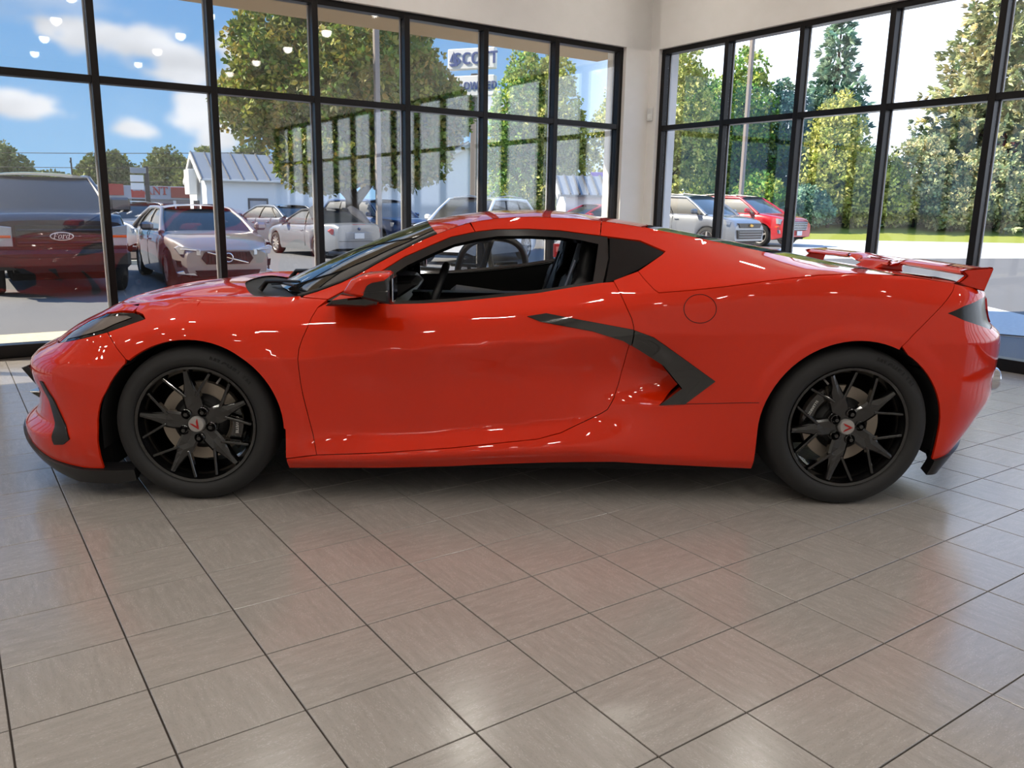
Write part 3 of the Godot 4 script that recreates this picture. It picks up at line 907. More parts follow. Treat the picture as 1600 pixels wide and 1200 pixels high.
	var ctr := [Vector3(-1.17, 0.850, 0), Vector3(-0.811, 1.014, 0), Vector3(-0.62, 1.092, 0), Vector3(-0.456, 1.154, 0)]
	var ws := func(s: float, w: float) -> Vector3:
		var e := edge_at(lerpf(-0.965, -0.385, s))
		var c := along(ctr, s)
		return Vector3(lerpf(c.x, e.x, w * w), lerpf(c.y, e.y - 0.002, pow(w, 2.2)), e.z * w)
	put("windshield", top_grid(ws, 20, 16).mesh(), M.windshield, car)
	for sgn in [-1, 1]:
		var wsf := MB.new()
		var pth := []
		for k in 21:
			var e: Vector3 = ws.call(k / 20.0, 0.985)
			pth.append(Vector3(e.x, e.y + 0.002, e.z * sgn))
		wsf.tube(pth, 0.009, 6)
		put("windshield_seal", wsf.mesh(), M.black, car)
	var cowl := func(s: float, w: float) -> Vector3:
		var a: Vector3 = hood.call(1.0, w)
		var b: Vector3 = ws.call(0.0, w)
		var q := a.lerp(b, s * 1.08 - 0.04)
		return q + Vector3(0, -0.022 * sin(PI * clampf(s, 0, 1)) - 0.006, 0)
	put("cowl", top_grid(cowl, 6, 16).mesh(), M.black, car)
	for sgn in [-1, 1]:
		var wp := MB.new()
		var base: Vector3 = cowl.call(0.4, 0.45)
		wp.tube([Vector3(base.x, base.y + 0.01, base.z * sgn), Vector3(base.x + 0.03, base.y + 0.05, base.z * sgn - 0.02), Vector3(base.x + 0.14, base.y + 0.065, base.z * sgn + 0.12), Vector3(base.x + 0.24, base.y + 0.075, base.z * sgn + 0.25)], [0.014, 0.012, 0.009, 0.006], 6)
		wp.tube([Vector3(base.x + 0.02, base.y + 0.025, base.z * sgn - 0.15), Vector3(base.x + 0.14, base.y + 0.055, base.z * sgn + 0.12), Vector3(base.x + 0.25, base.y + 0.07, base.z * sgn + 0.38)], 0.007, 6)
		put("wiper", wp.mesh(), M.black, car)
	var roofs := [[Vector3(-0.456, 1.154, 0), Vector3(-0.30, 1.184, 0), Vector3(-0.15, 1.205, 0)], [Vector3(-0.147, 1.206, 0), Vector3(0.0, 1.213, 0), Vector3(0.124, 1.215, 0), Vector3(0.26, 1.206, 0), Vector3(0.385, 1.189, 0)], [Vector3(0.388, 1.189, 0), Vector3(0.50, 1.175, 0), Vector3(0.616, 1.157, 0)]]
	var ends := [[-0.385, -0.242], [-0.24, 0.343], [0.346, 0.537]]
	for k in 3:
		var rc: Array = roofs[k]; var en: Array = ends[k]
		var rf := func(s: float, w: float) -> Vector3:
			var e := edge_at(lerpf(en[0], en[1], s))
			var c := along(rc, s)
			return Vector3(lerpf(c.x, e.x, w * w), lerpf(c.y, e.y, pow(w, 2.3)), e.z * w)
		put(["windshield_header", "roof", "roof"][k], top_grid(rf, 12, 14).mesh(), M.paint, car)
	var hc := [Vector3(0.622, 1.156, 0), Vector3(0.80, 1.127, 0), Vector3(1.009, 1.090, 0), Vector3(1.33, 1.033, 0), Vector3(1.55, 0.99, 0)]
	var hatch := func(s: float, w: float) -> Vector3:
		var e := edge_at(lerpf(0.542, 1.545, s))
		var c := along(hc, s)
		return Vector3(lerpf(c.x, e.x, w * w), lerpf(c.y, e.y - 0.003, pow(w, 2.2)), e.z * w)
	put("rear_hatch", top_grid(hatch, 24, 14).mesh(), M.dark_glass, car)
	var dc := [Vector3(1.552, 0.988, 0), Vector3(1.72, 0.968, 0), Vector3(1.90, 0.945, 0), Vector3(2.12, 0.905, 0)]
	var deck := func(s: float, w: float) -> Vector3:
		var c := along(dc, s)
		var t := lerpf(1.545, r_t.call(0.55), s)
		var yy := lerpf(0.996, 0.905, s)
		var e := edge_at(1.545) if s == 0.0 else skin(t, lerpf(edge_at(minf(t, XR)).y - 0.004, 0.905, clampf((t - XR) / 0.4, 0, 1)))
		return Vector3(lerpf(c.x, e.x, pow(w, 3.0)), lerpf(maxf(c.y, e.y), e.y, pow(w, 3.0)), e.z * w)
	put("rear_deck", top_grid(deck, 16, 18).mesh(), M.paint, car)
	spoiler(car)
	mirrors(car)
	cabin(car)
	for s in [1, -1]:
		wheel(car, Vector3(-1.361, 0.325, s * 0.925), s, 0.327, 0.245, 0.2475, 97.5, true)
		wheel(car, Vector3(1.361, 0.342, s * 0.955), s, 0.345, 0.305, 0.2595, 111.3, false)

func spoiler(car: Node3D) -> void:
	# a raised blade with turned-down ends; section given by chord line over z
	var rows := []
	for j in 41:
		var z := lerpf(-0.83, 0.83, j / 40.0)
		var q := absf(z) / 0.83
		var lead := Vector2(1.842 - 0.02 * q, 0.988 + 0.010 * (1.0 - q))
		var trail := Vector2(1.965 - 0.03 * q * q, 1.008 + 0.004 * (1.0 - q))
		if q < 0.35:
			lead.y -= 0.02 * smoothstep(0.35, 0.2, q); trail.y -= 0.008 * smoothstep(0.35, 0.2, q)
		var sec := []
		var prof := [Vector2(0, 0.0), Vector2(0.15, 0.012), Vector2(0.45, 0.014), Vector2(0.8, 0.009), Vector2(1, 0.004), Vector2(1, -0.004), Vector2(0.8, -0.012), Vector2(0.45, -0.016), Vector2(0.15, -0.012), Vector2(0, 0.0)]
		for p in prof:
			var c: Vector2 = lead.lerp(trail, p.x)
			sec.append(Vector3(c.x, c.y + p.y, z))
		rows.append(sec)
	var b := MB.new()
	b.grid(rows, Vector3(1.92, 1.02, 0))
	put("wing_blade", b.mesh(), M.paint, car)
	var p := MB.new()
	p.prism(pv([1.80, 0.955, 1.90, 0.942, 1.955, 0.94, 1.95, 0.995, 1.85, 0.985]), -0.11, 0.11, Transform3D(), 0.01)
	put("wing_support", p.mesh(), M.paint, car)
	for s in [-1, 1]:
		var e := MB.new()
		e.prism(pv([1.818, 1.000, 1.84, 1.006, 1.947, 1.016, 1.952, 1.008, 1.925, 0.915, 1.895, 0.922, 1.80, 0.944, 1.822, 0.96, 1.842, 0.978]), -0.012, 0.012, Transform3D(Basis(), Vector3(0, 0, s * 0.835)), 0.004)
		put("wing_endplate", e.mesh(), M.paint, car)

func mirrors(car: Node3D) -> void:
	var cap := pv([-0.722, 0.893, -0.714, 0.909, -0.690, 0.944, -0.660, 0.958, -0.628, 0.968, -0.580, 0.973, -0.548, 0.973, -0.536, 0.966, -0.541, 0.957, -0.60, 0.950, -0.636, 0.928, -0.652, 0.878])
	var body := pv([-0.536, 0.962, -0.533, 0.85, -0.60, 0.862, -0.652, 0.874, -0.648, 0.90, -0.636, 0.926, -0.60, 0.949])
	for s in [1, -1]:
		for e in 2:
			var poly: PackedVector2Array = [cap, body][e]
			var c := Vector2.ZERO
			for q in poly: c += q / poly.size()
			var all := Vector2(-0.60, 0.915)
			var rows := []
			var zs := [0.88, 0.895, 0.93, 1.0, 1.06, 1.085, 1.092]; var ks := [0.80, 0.92, 0.98, 1.0, 0.97, 0.88, 0.72]
			for i in 7:
				var r := []
				for k in poly.size() + 1:
					var q: Vector2 = all + (poly[k % poly.size()] - all) * ks[i]
					r.append(Vector3(q.x, q.y, s * zs[i]))
				rows.append(r)
			var b := MB.new()
			b.grid(rows, Vector3(c.x, c.y, s * 0.99), true)
			for i in [0, 6]:
				var mid := Vector3(all.x + (c.x - all.x) * ks[i], all.y + (c.y - all.y) * ks[i], s * zs[i])
				for k in poly.size(): b.flat(mid, rows[i][k], rows[i][k + 1], Vector3(c.x, c.y, s * 0.99))
			put(["mirror_cap", "mirror_body"][e], b.mesh(), [M.paint, M.satin][e], car)
		var ft := MB.new()
		ft.prism(pv([-0.80, 0.835, -0.775, 0.857, -0.70, 0.868, -0.62, 0.876, -0.59, 0.862, -0.60, 0.842, -0.645, 0.832, -0.72, 0.834]), 0.0, 0.24, Transform3D(Basis(), Vector3(0, 0, 0.76 if s > 0 else -1.0)), 0.008)
		put("mirror_foot", ft.mesh(), M.gloss, car)
		var ln := MB.new()
		ln.box(Vector3(-0.595, 0.902, s * 1.088), Vector3(0.10, 0.004, 0.008), Basis(Vector3(0, 0, 1), 0.07), 0.001)
		put("mirror_trim_line", ln.mesh(), M.silver, car)
		bx("mirror_glass", Vector3(-0.529, 0.908, s * 0.99), Vector3(0.006, 0.09, 0.16), M.chrome, car, 0.002)

func cabin(car: Node3D) -> void:
	# floor tub, engine bay and front box, all dark
	bx("cabin_tub", Vector3(-0.28, 0.42, 0), Vector3(1.34, 0.54, 1.62), M.void, car, 0.01)
	bx("engine_bay", Vector3(1.24, 0.50, 0), Vector3(1.68, 0.66, 1.16), M.void, car, 0.01)
	var ftk := MB.new()
	ftk.prism(pv([-2.05, 0.20, -1.01, 0.17, -1.01, 0.72, -1.60, 0.70, -1.80, 0.62, -2.05, 0.50]), -0.57, 0.57)
	put("front_trunk", ftk.mesh(), M.void, car)
	for s in [-1, 1]:
		bx("wheel_well_panel", Vector3(-1.80, 0.36, s * 0.60), Vector3(0.10, 0.5, 0.44), M.void, car, 0.01)
		bx("wheel_well_panel", Vector3(1.80, 0.42, s * 0.62), Vector3(0.08, 0.44, 0.44), M.void, car, 0.01)
	bx("underfloor", Vector3(-0.03, 0.145, 0), Vector3(1.9, 0.03, 1.72), M.void, car, 0.005)
	for s in [-1, 1]:
		for q in [[arch_f, 0.374], [arch_r, 0.396]]:
			var l := MB.new()
			var rows := []
			for k in 25:
				var a := PI * k / 24.0
				var c: Vector2 = q[0] + Vector2(cos(a), sin(a) if k > 0 and k < 24 else -0.25) * q[1]
				rows.append([Vector3(c.x, c.y, s * 0.55), Vector3(c.x, c.y, s * (flank(c.x, maxf(c.y, 0.2)) - 0.02))])
			l.grid(rows, Vector3(q[0].x, 0.9, 0))
			put("wheel_arch_liner", l.mesh(), M.void, car)
	var dash := MB.new()
	dash.prism(pv([-0.98, 0.66, -0.98, 0.812, -0.86, 0.838, -0.66, 0.852, -0.57, 0.835, -0.53, 0.79, -0.56, 0.72, -0.62, 0.66]), -0.72, 0.72, Transform3D(), 0.01)
	put("dashboard", dash.mesh(), M.leather, car)
	var hoodie := MB.new()
	hoodie.prism(pv([-0.66, 0.84, -0.64, 0.885, -0.50, 0.895, -0.47, 0.88, -0.56, 0.82]), 0.2, 0.55, Transform3D(), 0.01)
	put("gauge_hood", hoodie.mesh(), M.leather, car)
	var st := MB.new()
	var ring := []
	var ctr := Vector3(-0.405, 0.80, 0.38)
	var ux := Vector3(0, 0, 1); var uy := Vector3(0.32, 0.95, 0).normalized() * -1.0
	for k in 33:
		var a := TAU * k / 32
		ring.append(ctr + ux * cos(a) * 0.18 + uy * sin(a) * 0.165)
	st.tube(ring, 0.017, 8, false)
	st.tube([ctr - ux * 0.17, ctr + Vector3(-0.03, -0.01, 0), ctr + ux * 0.17], [0.018, 0.045, 0.018], 8)
	put("steering_wheel", st.mesh(), M.leather, car)
	# seats: cushion, back with bolsters
	for s in [1, -1]:
		var sb := MB.new()
		var rows := []
		for i in 13:
			var q := i / 12.0
			var y := lerpf(0.52, 1.075, q)
			var x := lerpf(0.17, 0.315, q)
			var hw := 0.25 if q < 0.6 else lerpf(0.25, 0.14, smoothstep(0.6, 0.85, q))
			if q > 0.93: hw *= 0.8
			var r := []
			for k in 21:
				var a := TAU * k / 20
				var bol := 0.05 * pow(absf(cos(a)), 3.0) * (1.0 if q < 0.7 else 0.3)
				r.append(Vector3(x - sin(a) * 0.055 - (bol if sin(a) > -0.2 else 0.0), y, s * 0.38 + cos(a) * hw))
			rows.append(r)
		sb.grid(rows, Vector3(0.17, 0.8, s * 0.38), true)
		put("seat_back", sb.mesh(), M.leather, car)
		var pipe := MB.new()
		var pts := []
		for i in 10:
			var q := i / 9.0
			pts.append(Vector3(lerpf(0.11, 0.225, q), lerpf(0.70, 1.0, q), s * 0.38 + 0.235 - 0.05 * q * q))
		pipe.tube(pts, 0.006, 6)
		put("seat_piping", pipe.mesh(), M.grey_leather, car)
		var cu := MB.new()
		cu.box(Vector3(-0.12, 0.70, s * 0.38), Vector3(0.5, 0.10, 0.5), Basis(Vector3(0, 0, 1), -0.12), 0.03)
		put("seat_cushion", cu.mesh(), M.leather, car)
		var tr := MB.new()
		tr.prism(pv([-0.85, 0.60, 0.34, 0.60, 0.34, 0.918, 0.045, 0.872, -0.2, 0.842, -0.45, 0.826, -0.85, 0.82]), 0.0, 0.03, Transform3D(Basis(), Vector3(0, 0, s * 0.755 - 0.015)), 0.008)
		put("door_trim", tr.mesh(), M.leather, car)
	var bh := MB.new()
	bh.prism(pv([0.38, 0.55, 0.41, 0.55, 0.45, 1.10, 0.40, 1.11, 0.385, 1.09, 0.375, 0.90]), -0.49, 0.49, Transform3D(), 0.01)
	put("rear_bulkhead", bh.mesh(), M.leather, car)
	bx("center_console", Vector3(-0.25, 0.74, 0.02), Vector3(0.75, 0.12, 0.16), M.leather, car, 0.02)
	var hl := func(q: float, w: float) -> Vector3:
		var e := edge_at(lerpf(-0.36, 0.50, q))
		return Vector3(e.x, lerpf(1.17 - 0.06 * absf(q - 0.45), e.y - 0.03, pow(w, 2.3)), e.z * 0.97 * w)
	put("headliner", top_grid(hl, 8, 8).mesh(), M.black, car)

func wheel(car: Node3D, at: Vector3, s: int, r: float, width: float, rr: float, turn: float, front: bool) -> void:
	# local z points outwards; the outer face of the tyre is at z = 0
	var w := Node3D.new()
	w.name = "wheel"
	car.add_child(w, true)
	w.position = at
	if s < 0: w.rotation.y = PI
	var t := MB.new()
	t.lathe([Vector2(rr, -0.022), Vector2(rr + 0.006, -0.010), Vector2(rr + 0.018, -0.002), Vector2(rr + 0.040, 0.0), Vector2(r - 0.030, -0.006), Vector2(r - 0.013, -0.016), Vector2(r - 0.004, -0.032), Vector2(r, -0.05), Vector2(r, -width + 0.05), Vector2(r - 0.006, -width + 0.03), Vector2(r - 0.02, -width + 0.01), Vector2(rr + 0.03, -width), Vector2(rr, -width + 0.02)], 72)
	put("tire", t.mesh(), M.rubber, w)
	var rm := MB.new()
	rm.lathe([Vector2(rr - 0.036, -width + 0.03), Vector2(rr - 0.034, -0.07), Vector2(rr - 0.026, -0.040), Vector2(rr - 0.018, -0.030), Vector2(rr - 0.013, -0.017), Vector2(rr - 0.002, -0.014), Vector2(rr + 0.003, -0.020)], 72, Transform3D(), true)
	put("rim", rm.mesh(), M.rim, w)
	var rim_r := rr - 0.018
	var k0 := rim_r / 0.235
	for k in 5:
		var a := deg_to_rad(turn + 72.0 * k)
		var xf := Transform3D(Basis(Vector3(0, 0, 1), a - PI / 2), Vector3(0, 0, 0))
		var sp := MB.new()
		# main blade: broad at the hub, ridged, running out to a narrow tip; lofted sections across its width
		var rows := []
		var rad := [0.030, 0.06, 0.095, 0.125, 0.15, 0.19, 0.232]
		var hw := [0.030, 0.036, 0.037, 0.036, 0.025, 0.016, 0.011]
		var zz := [-0.040, -0.036, -0.030, -0.026, -0.024, -0.021, -0.020]
		for i in 7:
			var y: float = rad[i] * k0; var h: float = hw[i]; var z: float = zz[i]
			rows.append([Vector3(-h, y, z - 0.034), Vector3(-h, y, z - 0.006), Vector3(-h * 0.75, y, z), Vector3(0, y, z + (0.004 if i > 2 else -0.002)), Vector3(h * 0.75, y, z), Vector3(h, y, z - 0.006), Vector3(h, y, z - 0.034)])
		for i in 6:
			for j in 6:
				var c := Vector3(0, (rows[i][0].y + rows[i + 1][0].y) / 2, -0.06)
				sp.flat(xf * rows[i][j], xf * rows[i][j + 1], xf * rows[i + 1][j + 1], xf * c)
				sp.flat(xf * rows[i][j], xf * rows[i + 1][j + 1], xf * rows[i + 1][j], xf * c)
		# two thin branches
		for e in [-1, 1]:
			var p0 := Vector3(e * 0.020, 0.122 * k0, -0.036)
			var ang: float = e * deg_to_rad(25.0)
			var p1 := Vector3(sin(ang) * 0.234 * k0, cos(ang) * 0.234 * k0, -0.032)
			var d := (p1 - p0).normalized()
			var nx := d.cross(Vector3(0, 0, 1)).normalized()
			sp.box(xf * ((p0 + p1) / 2), Vector3(0.0115, p0.distance_to(p1), 0.030), xf.basis * Basis(nx, d, nx.cross(d)), 0.0025)
		put("spoke", sp.mesh(), M.rim, w)
		var la := a + deg_to_rad(36.0)
		var ln := MB.new()
		ln.lathe([Vector2(0.0, -0.018), Vector2(0.0085, -0.018), Vector2(0.0105, -0.022), Vector2(0.0105, -0.045)], 6, Transform3D(Basis(), Vector3(cos(la) * 0.0585, sin(la) * 0.0585, 0)))
		ln.lathe([Vector2(0.0115, -0.040), Vector2(0.019, -0.028), Vector2(0.021, -0.030), Vector2(0.021, -0.05)], 20, Transform3D(Basis(), Vector3(cos(la) * 0.0585, sin(la) * 0.0585, 0)))
		put("lug_nut", ln.mesh(), M.gloss, w)
	var hub := MB.new()
	hub.lathe([Vector2(0.0, -0.040), Vector2(0.062, -0.042), Vector2(0.080, -0.052), Vector2(0.084, -0.09)], 40)
	put("hub", hub.mesh(), M.rim, w)
	var cap := MB.new()
	cap.lathe([Vector2(0.0, -0.020), Vector2(0.029, -0.021), Vector2(0.0325, -0.025), Vector2(0.034, -0.045)], 32)
	put("center_cap", cap.mesh(), M.silver, w)
	var em := MB.new()      # crossed-flag chevron on the cap
	var er := deg_to_rad(-60.0 if front else 0.0)
	var ex := Transform3D(Basis(Vector3(0, 0, 1), er), Vector3(0, 0, -0.0205))
	em.prism(pv([-0.020, 0.019, -0.006, 0.014, 0.022, 0.001, 0.006, 0.0, -0.012, 0.008]), 0.0, 0.0022, ex)
	em.prism(pv([-0.018, -0.019, -0.004, -0.013, 0.022, -0.001, 0.008, -0.0005, -0.010, -0.009]), 0.0, 0.0022, ex)
	put("cap_emblem", em.mesh(), M.red, w)
	var bd := MB.new()
	bd.lathe([Vector2(0.09, -0.085), Vector2(0.10, -0.098), Vector2(0.166, -0.098), Vector2(0.166, -0.13), Vector2(0.10, -0.13)], 56)
	put("brake_disc", bd.mesh(), M.steel, w)
	var hat := MB.new()
	hat.lathe([Vector2(0.03, -0.07), Vector2(0.095, -0.072), Vector2(0.118, -0.094)], 40)
	put("disc_hat", hat.mesh(), M.black, w)
	var ca := deg_to_rad(-4.0 if front else 152.0)
	var pp := PackedVector2Array()
	for k in 13: pp.append(Vector2(cos(ca + deg_to_rad(-34 + k * 68.0 / 12)), sin(ca + deg_to_rad(-34 + k * 68.0 / 12))) * 0.192)
	for k in 13: pp.append(Vector2(cos(ca + deg_to_rad(30 - k * 60.0 / 12)), sin(ca + deg_to_rad(30 - k * 60.0 / 12))) * 0.125)
	var cl := MB.new()
	cl.prism(pp, -0.15, -0.068, Transform3D(), 0.012)
	put("caliper", cl.mesh(), M.gloss, w)
	if s > 0:
		var tx := text_mesh("CORVETTE", 0.011, 0.001)
		var ta := ca - (PI / 2 if front else -PI / 2 + PI)
		put("caliper_lettering", tx, M.white, w, Transform3D(Basis(Vector3(0, 0, 1), ta + (0.0 if front else 0.0)), Vector3(cos(ca) * 0.155, sin(ca) * 0.155, -0.067)))
	# valve stem and the maker's name on the sidewall
	var va := deg_to_rad(62.0 if front else 118.0)
	var vs := MB.new()
	vs.tube([Vector3(cos(va) * (rr - 0.034), sin(va) * (rr - 0.034), -0.055), Vector3(cos(va) * (rr - 0.05), sin(va) * (rr - 0.05), -0.03)], 0.0045, 8)
	put("valve_stem", vs.mesh(), M.silver, w)
	if s > 0:
		var letters := "MICHELIN"
		for k in letters.length():
			var aa := deg_to_rad(72.0 - k * 4.6)
			var lr := (rr + r) / 2 + 0.002
			put("sidewall_letter", text_mesh(letters[k], 0.026, 0.002, true), M.tread, w, Transform3D(Basis(Vector3(0, 0, 1), aa - PI / 2), Vector3(cos(aa) * lr, sin(aa) * lr, -0.002)))

# ---------------------------------------------------------------- outdoors
func gy(x: float, z: float) -> float:
	var left := -0.30 + (-2.1) * smoothstep(28.0, 110.0, -z)
	var right := 0.04
	return lerpf(left, right, smoothstep(0.0, 8.0, x + (-z - 20.0) * 0.12))

func on_ground(x: float, z: float, up := 0.0) -> Vector3:
	return Vector3(x, gy(x, z) + up, z)

func wheel_simple(parent: Node3D, at: Vector3, r: float, width: float, side: float, rimm: Material, spokes: int) -> void:
	var w := Node3D.new()
	w.name = "wheel"
	parent.add_child(w, true)
	w.transform = Transform3D(Basis(Vector3.UP, 0.0 if side > 0 else PI), at)
	var t := MB.new()
	t.lathe([Vector2(r * 0.68, -0.03), Vector2(r * 0.74, -0.004), Vector2(r * 0.9, -0.006), Vector2(r * 0.985, -0.03), Vector2(r, -0.06), Vector2(r, -width + 0.04), Vector2(r * 0.9, -width)], 28)
	put("tire", t.mesh(), M.tread, w)
	var m := MB.new()
	m.lathe([Vector2(r * 0.62, -0.14), Vector2(r * 0.64, -0.035), Vector2(r * 0.69, -0.022)], 28, Transform3D(), true)
	for k in spokes:
		var a := TAU * k / spokes + 0.3
		m.box(Vector3(cos(a) * r * 0.36, sin(a) * r * 0.36, -0.045), Vector3(r * 0.64, r * 0.16, 0.03), Basis(Vector3(0, 0, 1), a), 0.006)
	m.lathe([Vector2(0, -0.025), Vector2(r * 0.14, -0.03), Vector2(r * 0.17, -0.06)], 16)
	put("rim", m.mesh(), rimm, w)
	var d := MB.new()
	d.lathe([Vector2(0, -0.11), Vector2(r * 0.6, -0.11)], 20)
	put("brake_disc", d.mesh(), M.void, w)

# a road vehicle, nose towards local -x, base on the ground
# top: [x, y] points of bonnet / belt / boot line; cab: [x base front, x roof front, x roof rear, x base rear, roof height]
func vehicle(called: String, at: Vector3, turn: float, label: String, category: String, p: Dictionary) -> Node3D:
	var car := thing(called, at, turn, label, category, p.get("group", ""))
	var L: float = p.L; var W: float = p.W
	var top: Array = p.top
	var xs := []; var ys := []
	for q in top: xs.append(q[0]); ys.append(q[1])
	var wb: float = p.wb; var fo: float = p.fo; var r: float = p.r
	var x0 := -L / 2
	var wx := [x0 + fo, x0 + fo + wb]
	var ra := r * 1.13
	var bot: float = p.get("bot", 0.22)
	var st := []
	for k in 49: st.append(x0 + L * k / 48.0)
	st[0] = x0; st.insert(1, x0 + 0.03); st.insert(st.size() - 1, x0 + L - 0.03)
	for c in wx:
		for k in 15: st.append(c - ra * cos(PI * k / 14.0) * 0.9995)
	st.sort()
	var sq: float = p.get("square", 5.0); var nr: float = p.get("nose", 0.22)
	var half := func(x: float) -> float: return W / 2 * (1.0 - nr * pow(absf(2.0 * x / L), sq))
	var rows := []
	var belt_front: float = p.cab[0]; var belt_rear: float = p.cab[3]
	for x in st:
		var h: float = half.call(x)
		var yt := pchip(xs, ys, x)
		var yb := bot + 0.10 * smoothstep(L / 2 - 0.5, L / 2, absf(x))
		for c in wx:
			var d := absf(x - c)
			if d < ra: yb = maxf(yb, r + sqrt(maxf(ra * ra - d * d, 0.0)))
		yb = minf(yb, yt - 0.08)
		var ymid := lerpf(yb, yt, 0.5)
		var hs := 0.93 - 0.04 * smoothstep(L / 2 - 0.25, L / 2, absf(x))
		var sec := [Vector2(h * 0.95, yb), Vector2(h * 0.985, lerpf(yb, yt, 0.15)), Vector2(h, lerpf(yb, yt, 0.4)), Vector2(h, lerpf(yb, yt, 0.62)), Vector2(h * 0.985, lerpf(yb, yt, 0.8)), Vector2(h * 0.96, lerpf(yb, yt, 0.92)), Vector2(h * hs, yt), Vector2(h * 0.75, yt + 0.022), Vector2(h * 0.4, yt + 0.035), Vector2(0, yt + 0.038)]
		var row := []
		for q in sec: row.append(Vector3(x, q.y, q.x))
		for k in 9: row.append(Vector3(x, sec[8 - k].y, -sec[8 - k].x))
		rows.append(row)
	var b := MB.new()
	b.grid(rows, Vector3(0, 0.5, 0))
	for e in [0, rows.size() - 1]:
		var mid := Vector3(rows[e][0].x, lerpf(rows[e][0].y, rows[e][9].y, 0.5), 0)
		for k in rows[e].size() - 1: b.flat(mid, rows[e][k], rows[e][k + 1], Vector3(0, 0.6, 0))
		b.flat(mid, rows[e][0], rows[e][-1], Vector3(0, 0.6, 0))
	put("body", b.mesh(), p.paint, car)
	bx("underbody", Vector3(0, bot + 0.14, 0), Vector3(L * 0.93, 0.26, W * 0.66), M.void, car, 0.01)
	bx("wheel_well", Vector3(wx[0], r + 0.12, 0), Vector3(ra * 2.0, r * 1.4, W * 0.7), M.void, car, 0.02)
	bx("wheel_well", Vector3(wx[1], r + 0.12, 0), Vector3(ra * 2.0, r * 1.4, W * 0.7), M.void, car, 0.02)
	# cabin
	var c: Array = p.cab
	var H: float = c[4]
	var hb: float = half.call((c[0] + c[3]) / 2) * 0.93
	var ht: float = hb * p.get("tumble", 0.78)
	var yb0 := pchip(xs, ys, c[0]) + 0.005; var yb1 := pchip(xs, ys, c[3]) + 0.005
	var roofm: Material = p.get("roof_mat", p.paint)
	var corners := func(s: float) -> Array:   # glass corners on one side: base front, roof front, roof rear, base rear
		return [Vector3(c[0], yb0, s * hb * 0.97), Vector3(c[1], H - 0.07, s * ht), Vector3(c[2], H - 0.07, s * ht), Vector3(c[3], yb1, s * hb * 0.97)]
	var n: Array = corners.call(1.0); var f: Array = corners.call(-1.0)
	var ctr := Vector3((c[0] + c[3]) / 2, yb0 + 0.1, 0)
	var bulge := func(a0: Vector3, a1: Vector3, t0: Vector3, t1: Vector3, dir: float) -> MB:
		var g := []
		for i in 7:
			var row := []
			for j in 9:
				var q := a0.lerp(a1, j / 8.0).lerp(t0.lerp(t1, j / 8.0), i / 6.0)
				q.x += dir * 0.10 * sin(PI * j / 8.0)
				q.y += 0.03 * sin(PI * i / 6.0)
				row.append(q)
			g.append(row)
		var o := MB.new()
		o.grid(g, ctr)
		return o
	put("windshield", bulge.call(n[0], f[0], n[1], f[1], -1.0).mesh(), M.car_glass, car)
	put("rear_window", bulge.call(n[3], f[3], n[2], f[2], 1.0).mesh(), p.get("rear_glass", M.car_glass), car)
	for s in [1, -1]:
		var q: Array = n if s > 0 else f
		var splits: Array = p.get("pillars", [0.5])
		var cuts := [0.0] + splits + [1.0]
		for k in cuts.size() - 1:
			var g := MB.new()
			var lo0: Vector3 = q[0].lerp(q[3], cuts[k]); var lo1: Vector3 = q[0].lerp(q[3], cuts[k + 1])
			var hi0: Vector3 = q[1].lerp(q[2], cuts[k]); var hi1: Vector3 = q[1].lerp(q[2], cuts[k + 1])
			var gr := []
			for i in 5:
				var rr := []
				for j in 5:
					var w := lo0.lerp(lo1, j / 4.0).lerp(hi0.lerp(hi1, j / 4.0), i / 4.0)
					w.z += s * 0.025 * sin(PI * i / 4.0)
					rr.append(w)
				gr.append(rr)
			g.grid(gr, ctr)
			put("side_window", g.mesh(), M.car_glass, car)
			if k > 0:
				var pl := MB.new()
				pl.tube([lo0, lo0.lerp(hi0, 0.5) + Vector3(0, 0, s * 0.026), hi0], 0.032, 8)
				put("door_pillar", pl.mesh(), M.black, car)
		var pa := MB.new()
		pa.tube([q[0] + Vector3(-0.03, -0.02, 0), q[0].lerp(q[1], 0.5) + Vector3(-0.01, 0.02, s * 0.005), q[1], q[1].lerp(q[2], 0.33) + Vector3(0, 0.025, 0), q[1].lerp(q[2], 0.67) + Vector3(0, 0.025, 0), q[2], q[2].lerp(q[3], 0.5) + Vector3(0.01, 0.02, s * 0.005), q[3] + Vector3(0.03, -0.02, 0)], [0.06, 0.042, 0.045, 0.042, 0.042, p.get("cp", 0.06), p.get("cp", 0.06), 0.085], 10)
		put("roof_pillar", pa.mesh(), roofm, car)
		if p.get("rails", false):
			var rl := MB.new()
			rl.tube([q[1] + Vector3(0.2, 0.07, -s * 0.05), q[1].lerp(q[2], 0.5) + Vector3(0, 0.14, -s * 0.05), q[2] + Vector3(-0.15, 0.08, -s * 0.05)], 0.018, 6)
			put("roof_rail", rl.mesh(), M.silver, car)
		# flank details
		for dx in p.get("doors", []):
			var sm := MB.new()
			var hz: float = half.call(dx)
			var yt := pchip(xs, ys, dx)
			sm.tube([Vector3(dx, bot + 0.12, s * hz * 0.99), Vector3(dx, lerpf(bot, yt, 0.5), s * hz * 1.001), Vector3(dx, yt - 0.06, s * hz * 0.98), Vector3(dx + 0.02, yt, s * hz * 0.94)], 0.006, 5)
			put("door_seam", sm.mesh(), M.void, car)
			bx("door_handle", Vector3(dx - 0.17, yt - 0.16, s * (hz + 0.004)), Vector3(0.16, 0.03, 0.035), p.get("handle", p.paint), car, 0.01)
		var mir := MB.new()
		mir.box(Vector3(c[0] + 0.28, yb0 + 0.10, s * (hb + 0.17)), Vector3(0.14, 0.15, 0.22) * p.get("mirror", 1.0), Basis(Vector3.UP, s * 0.25), 0.045)
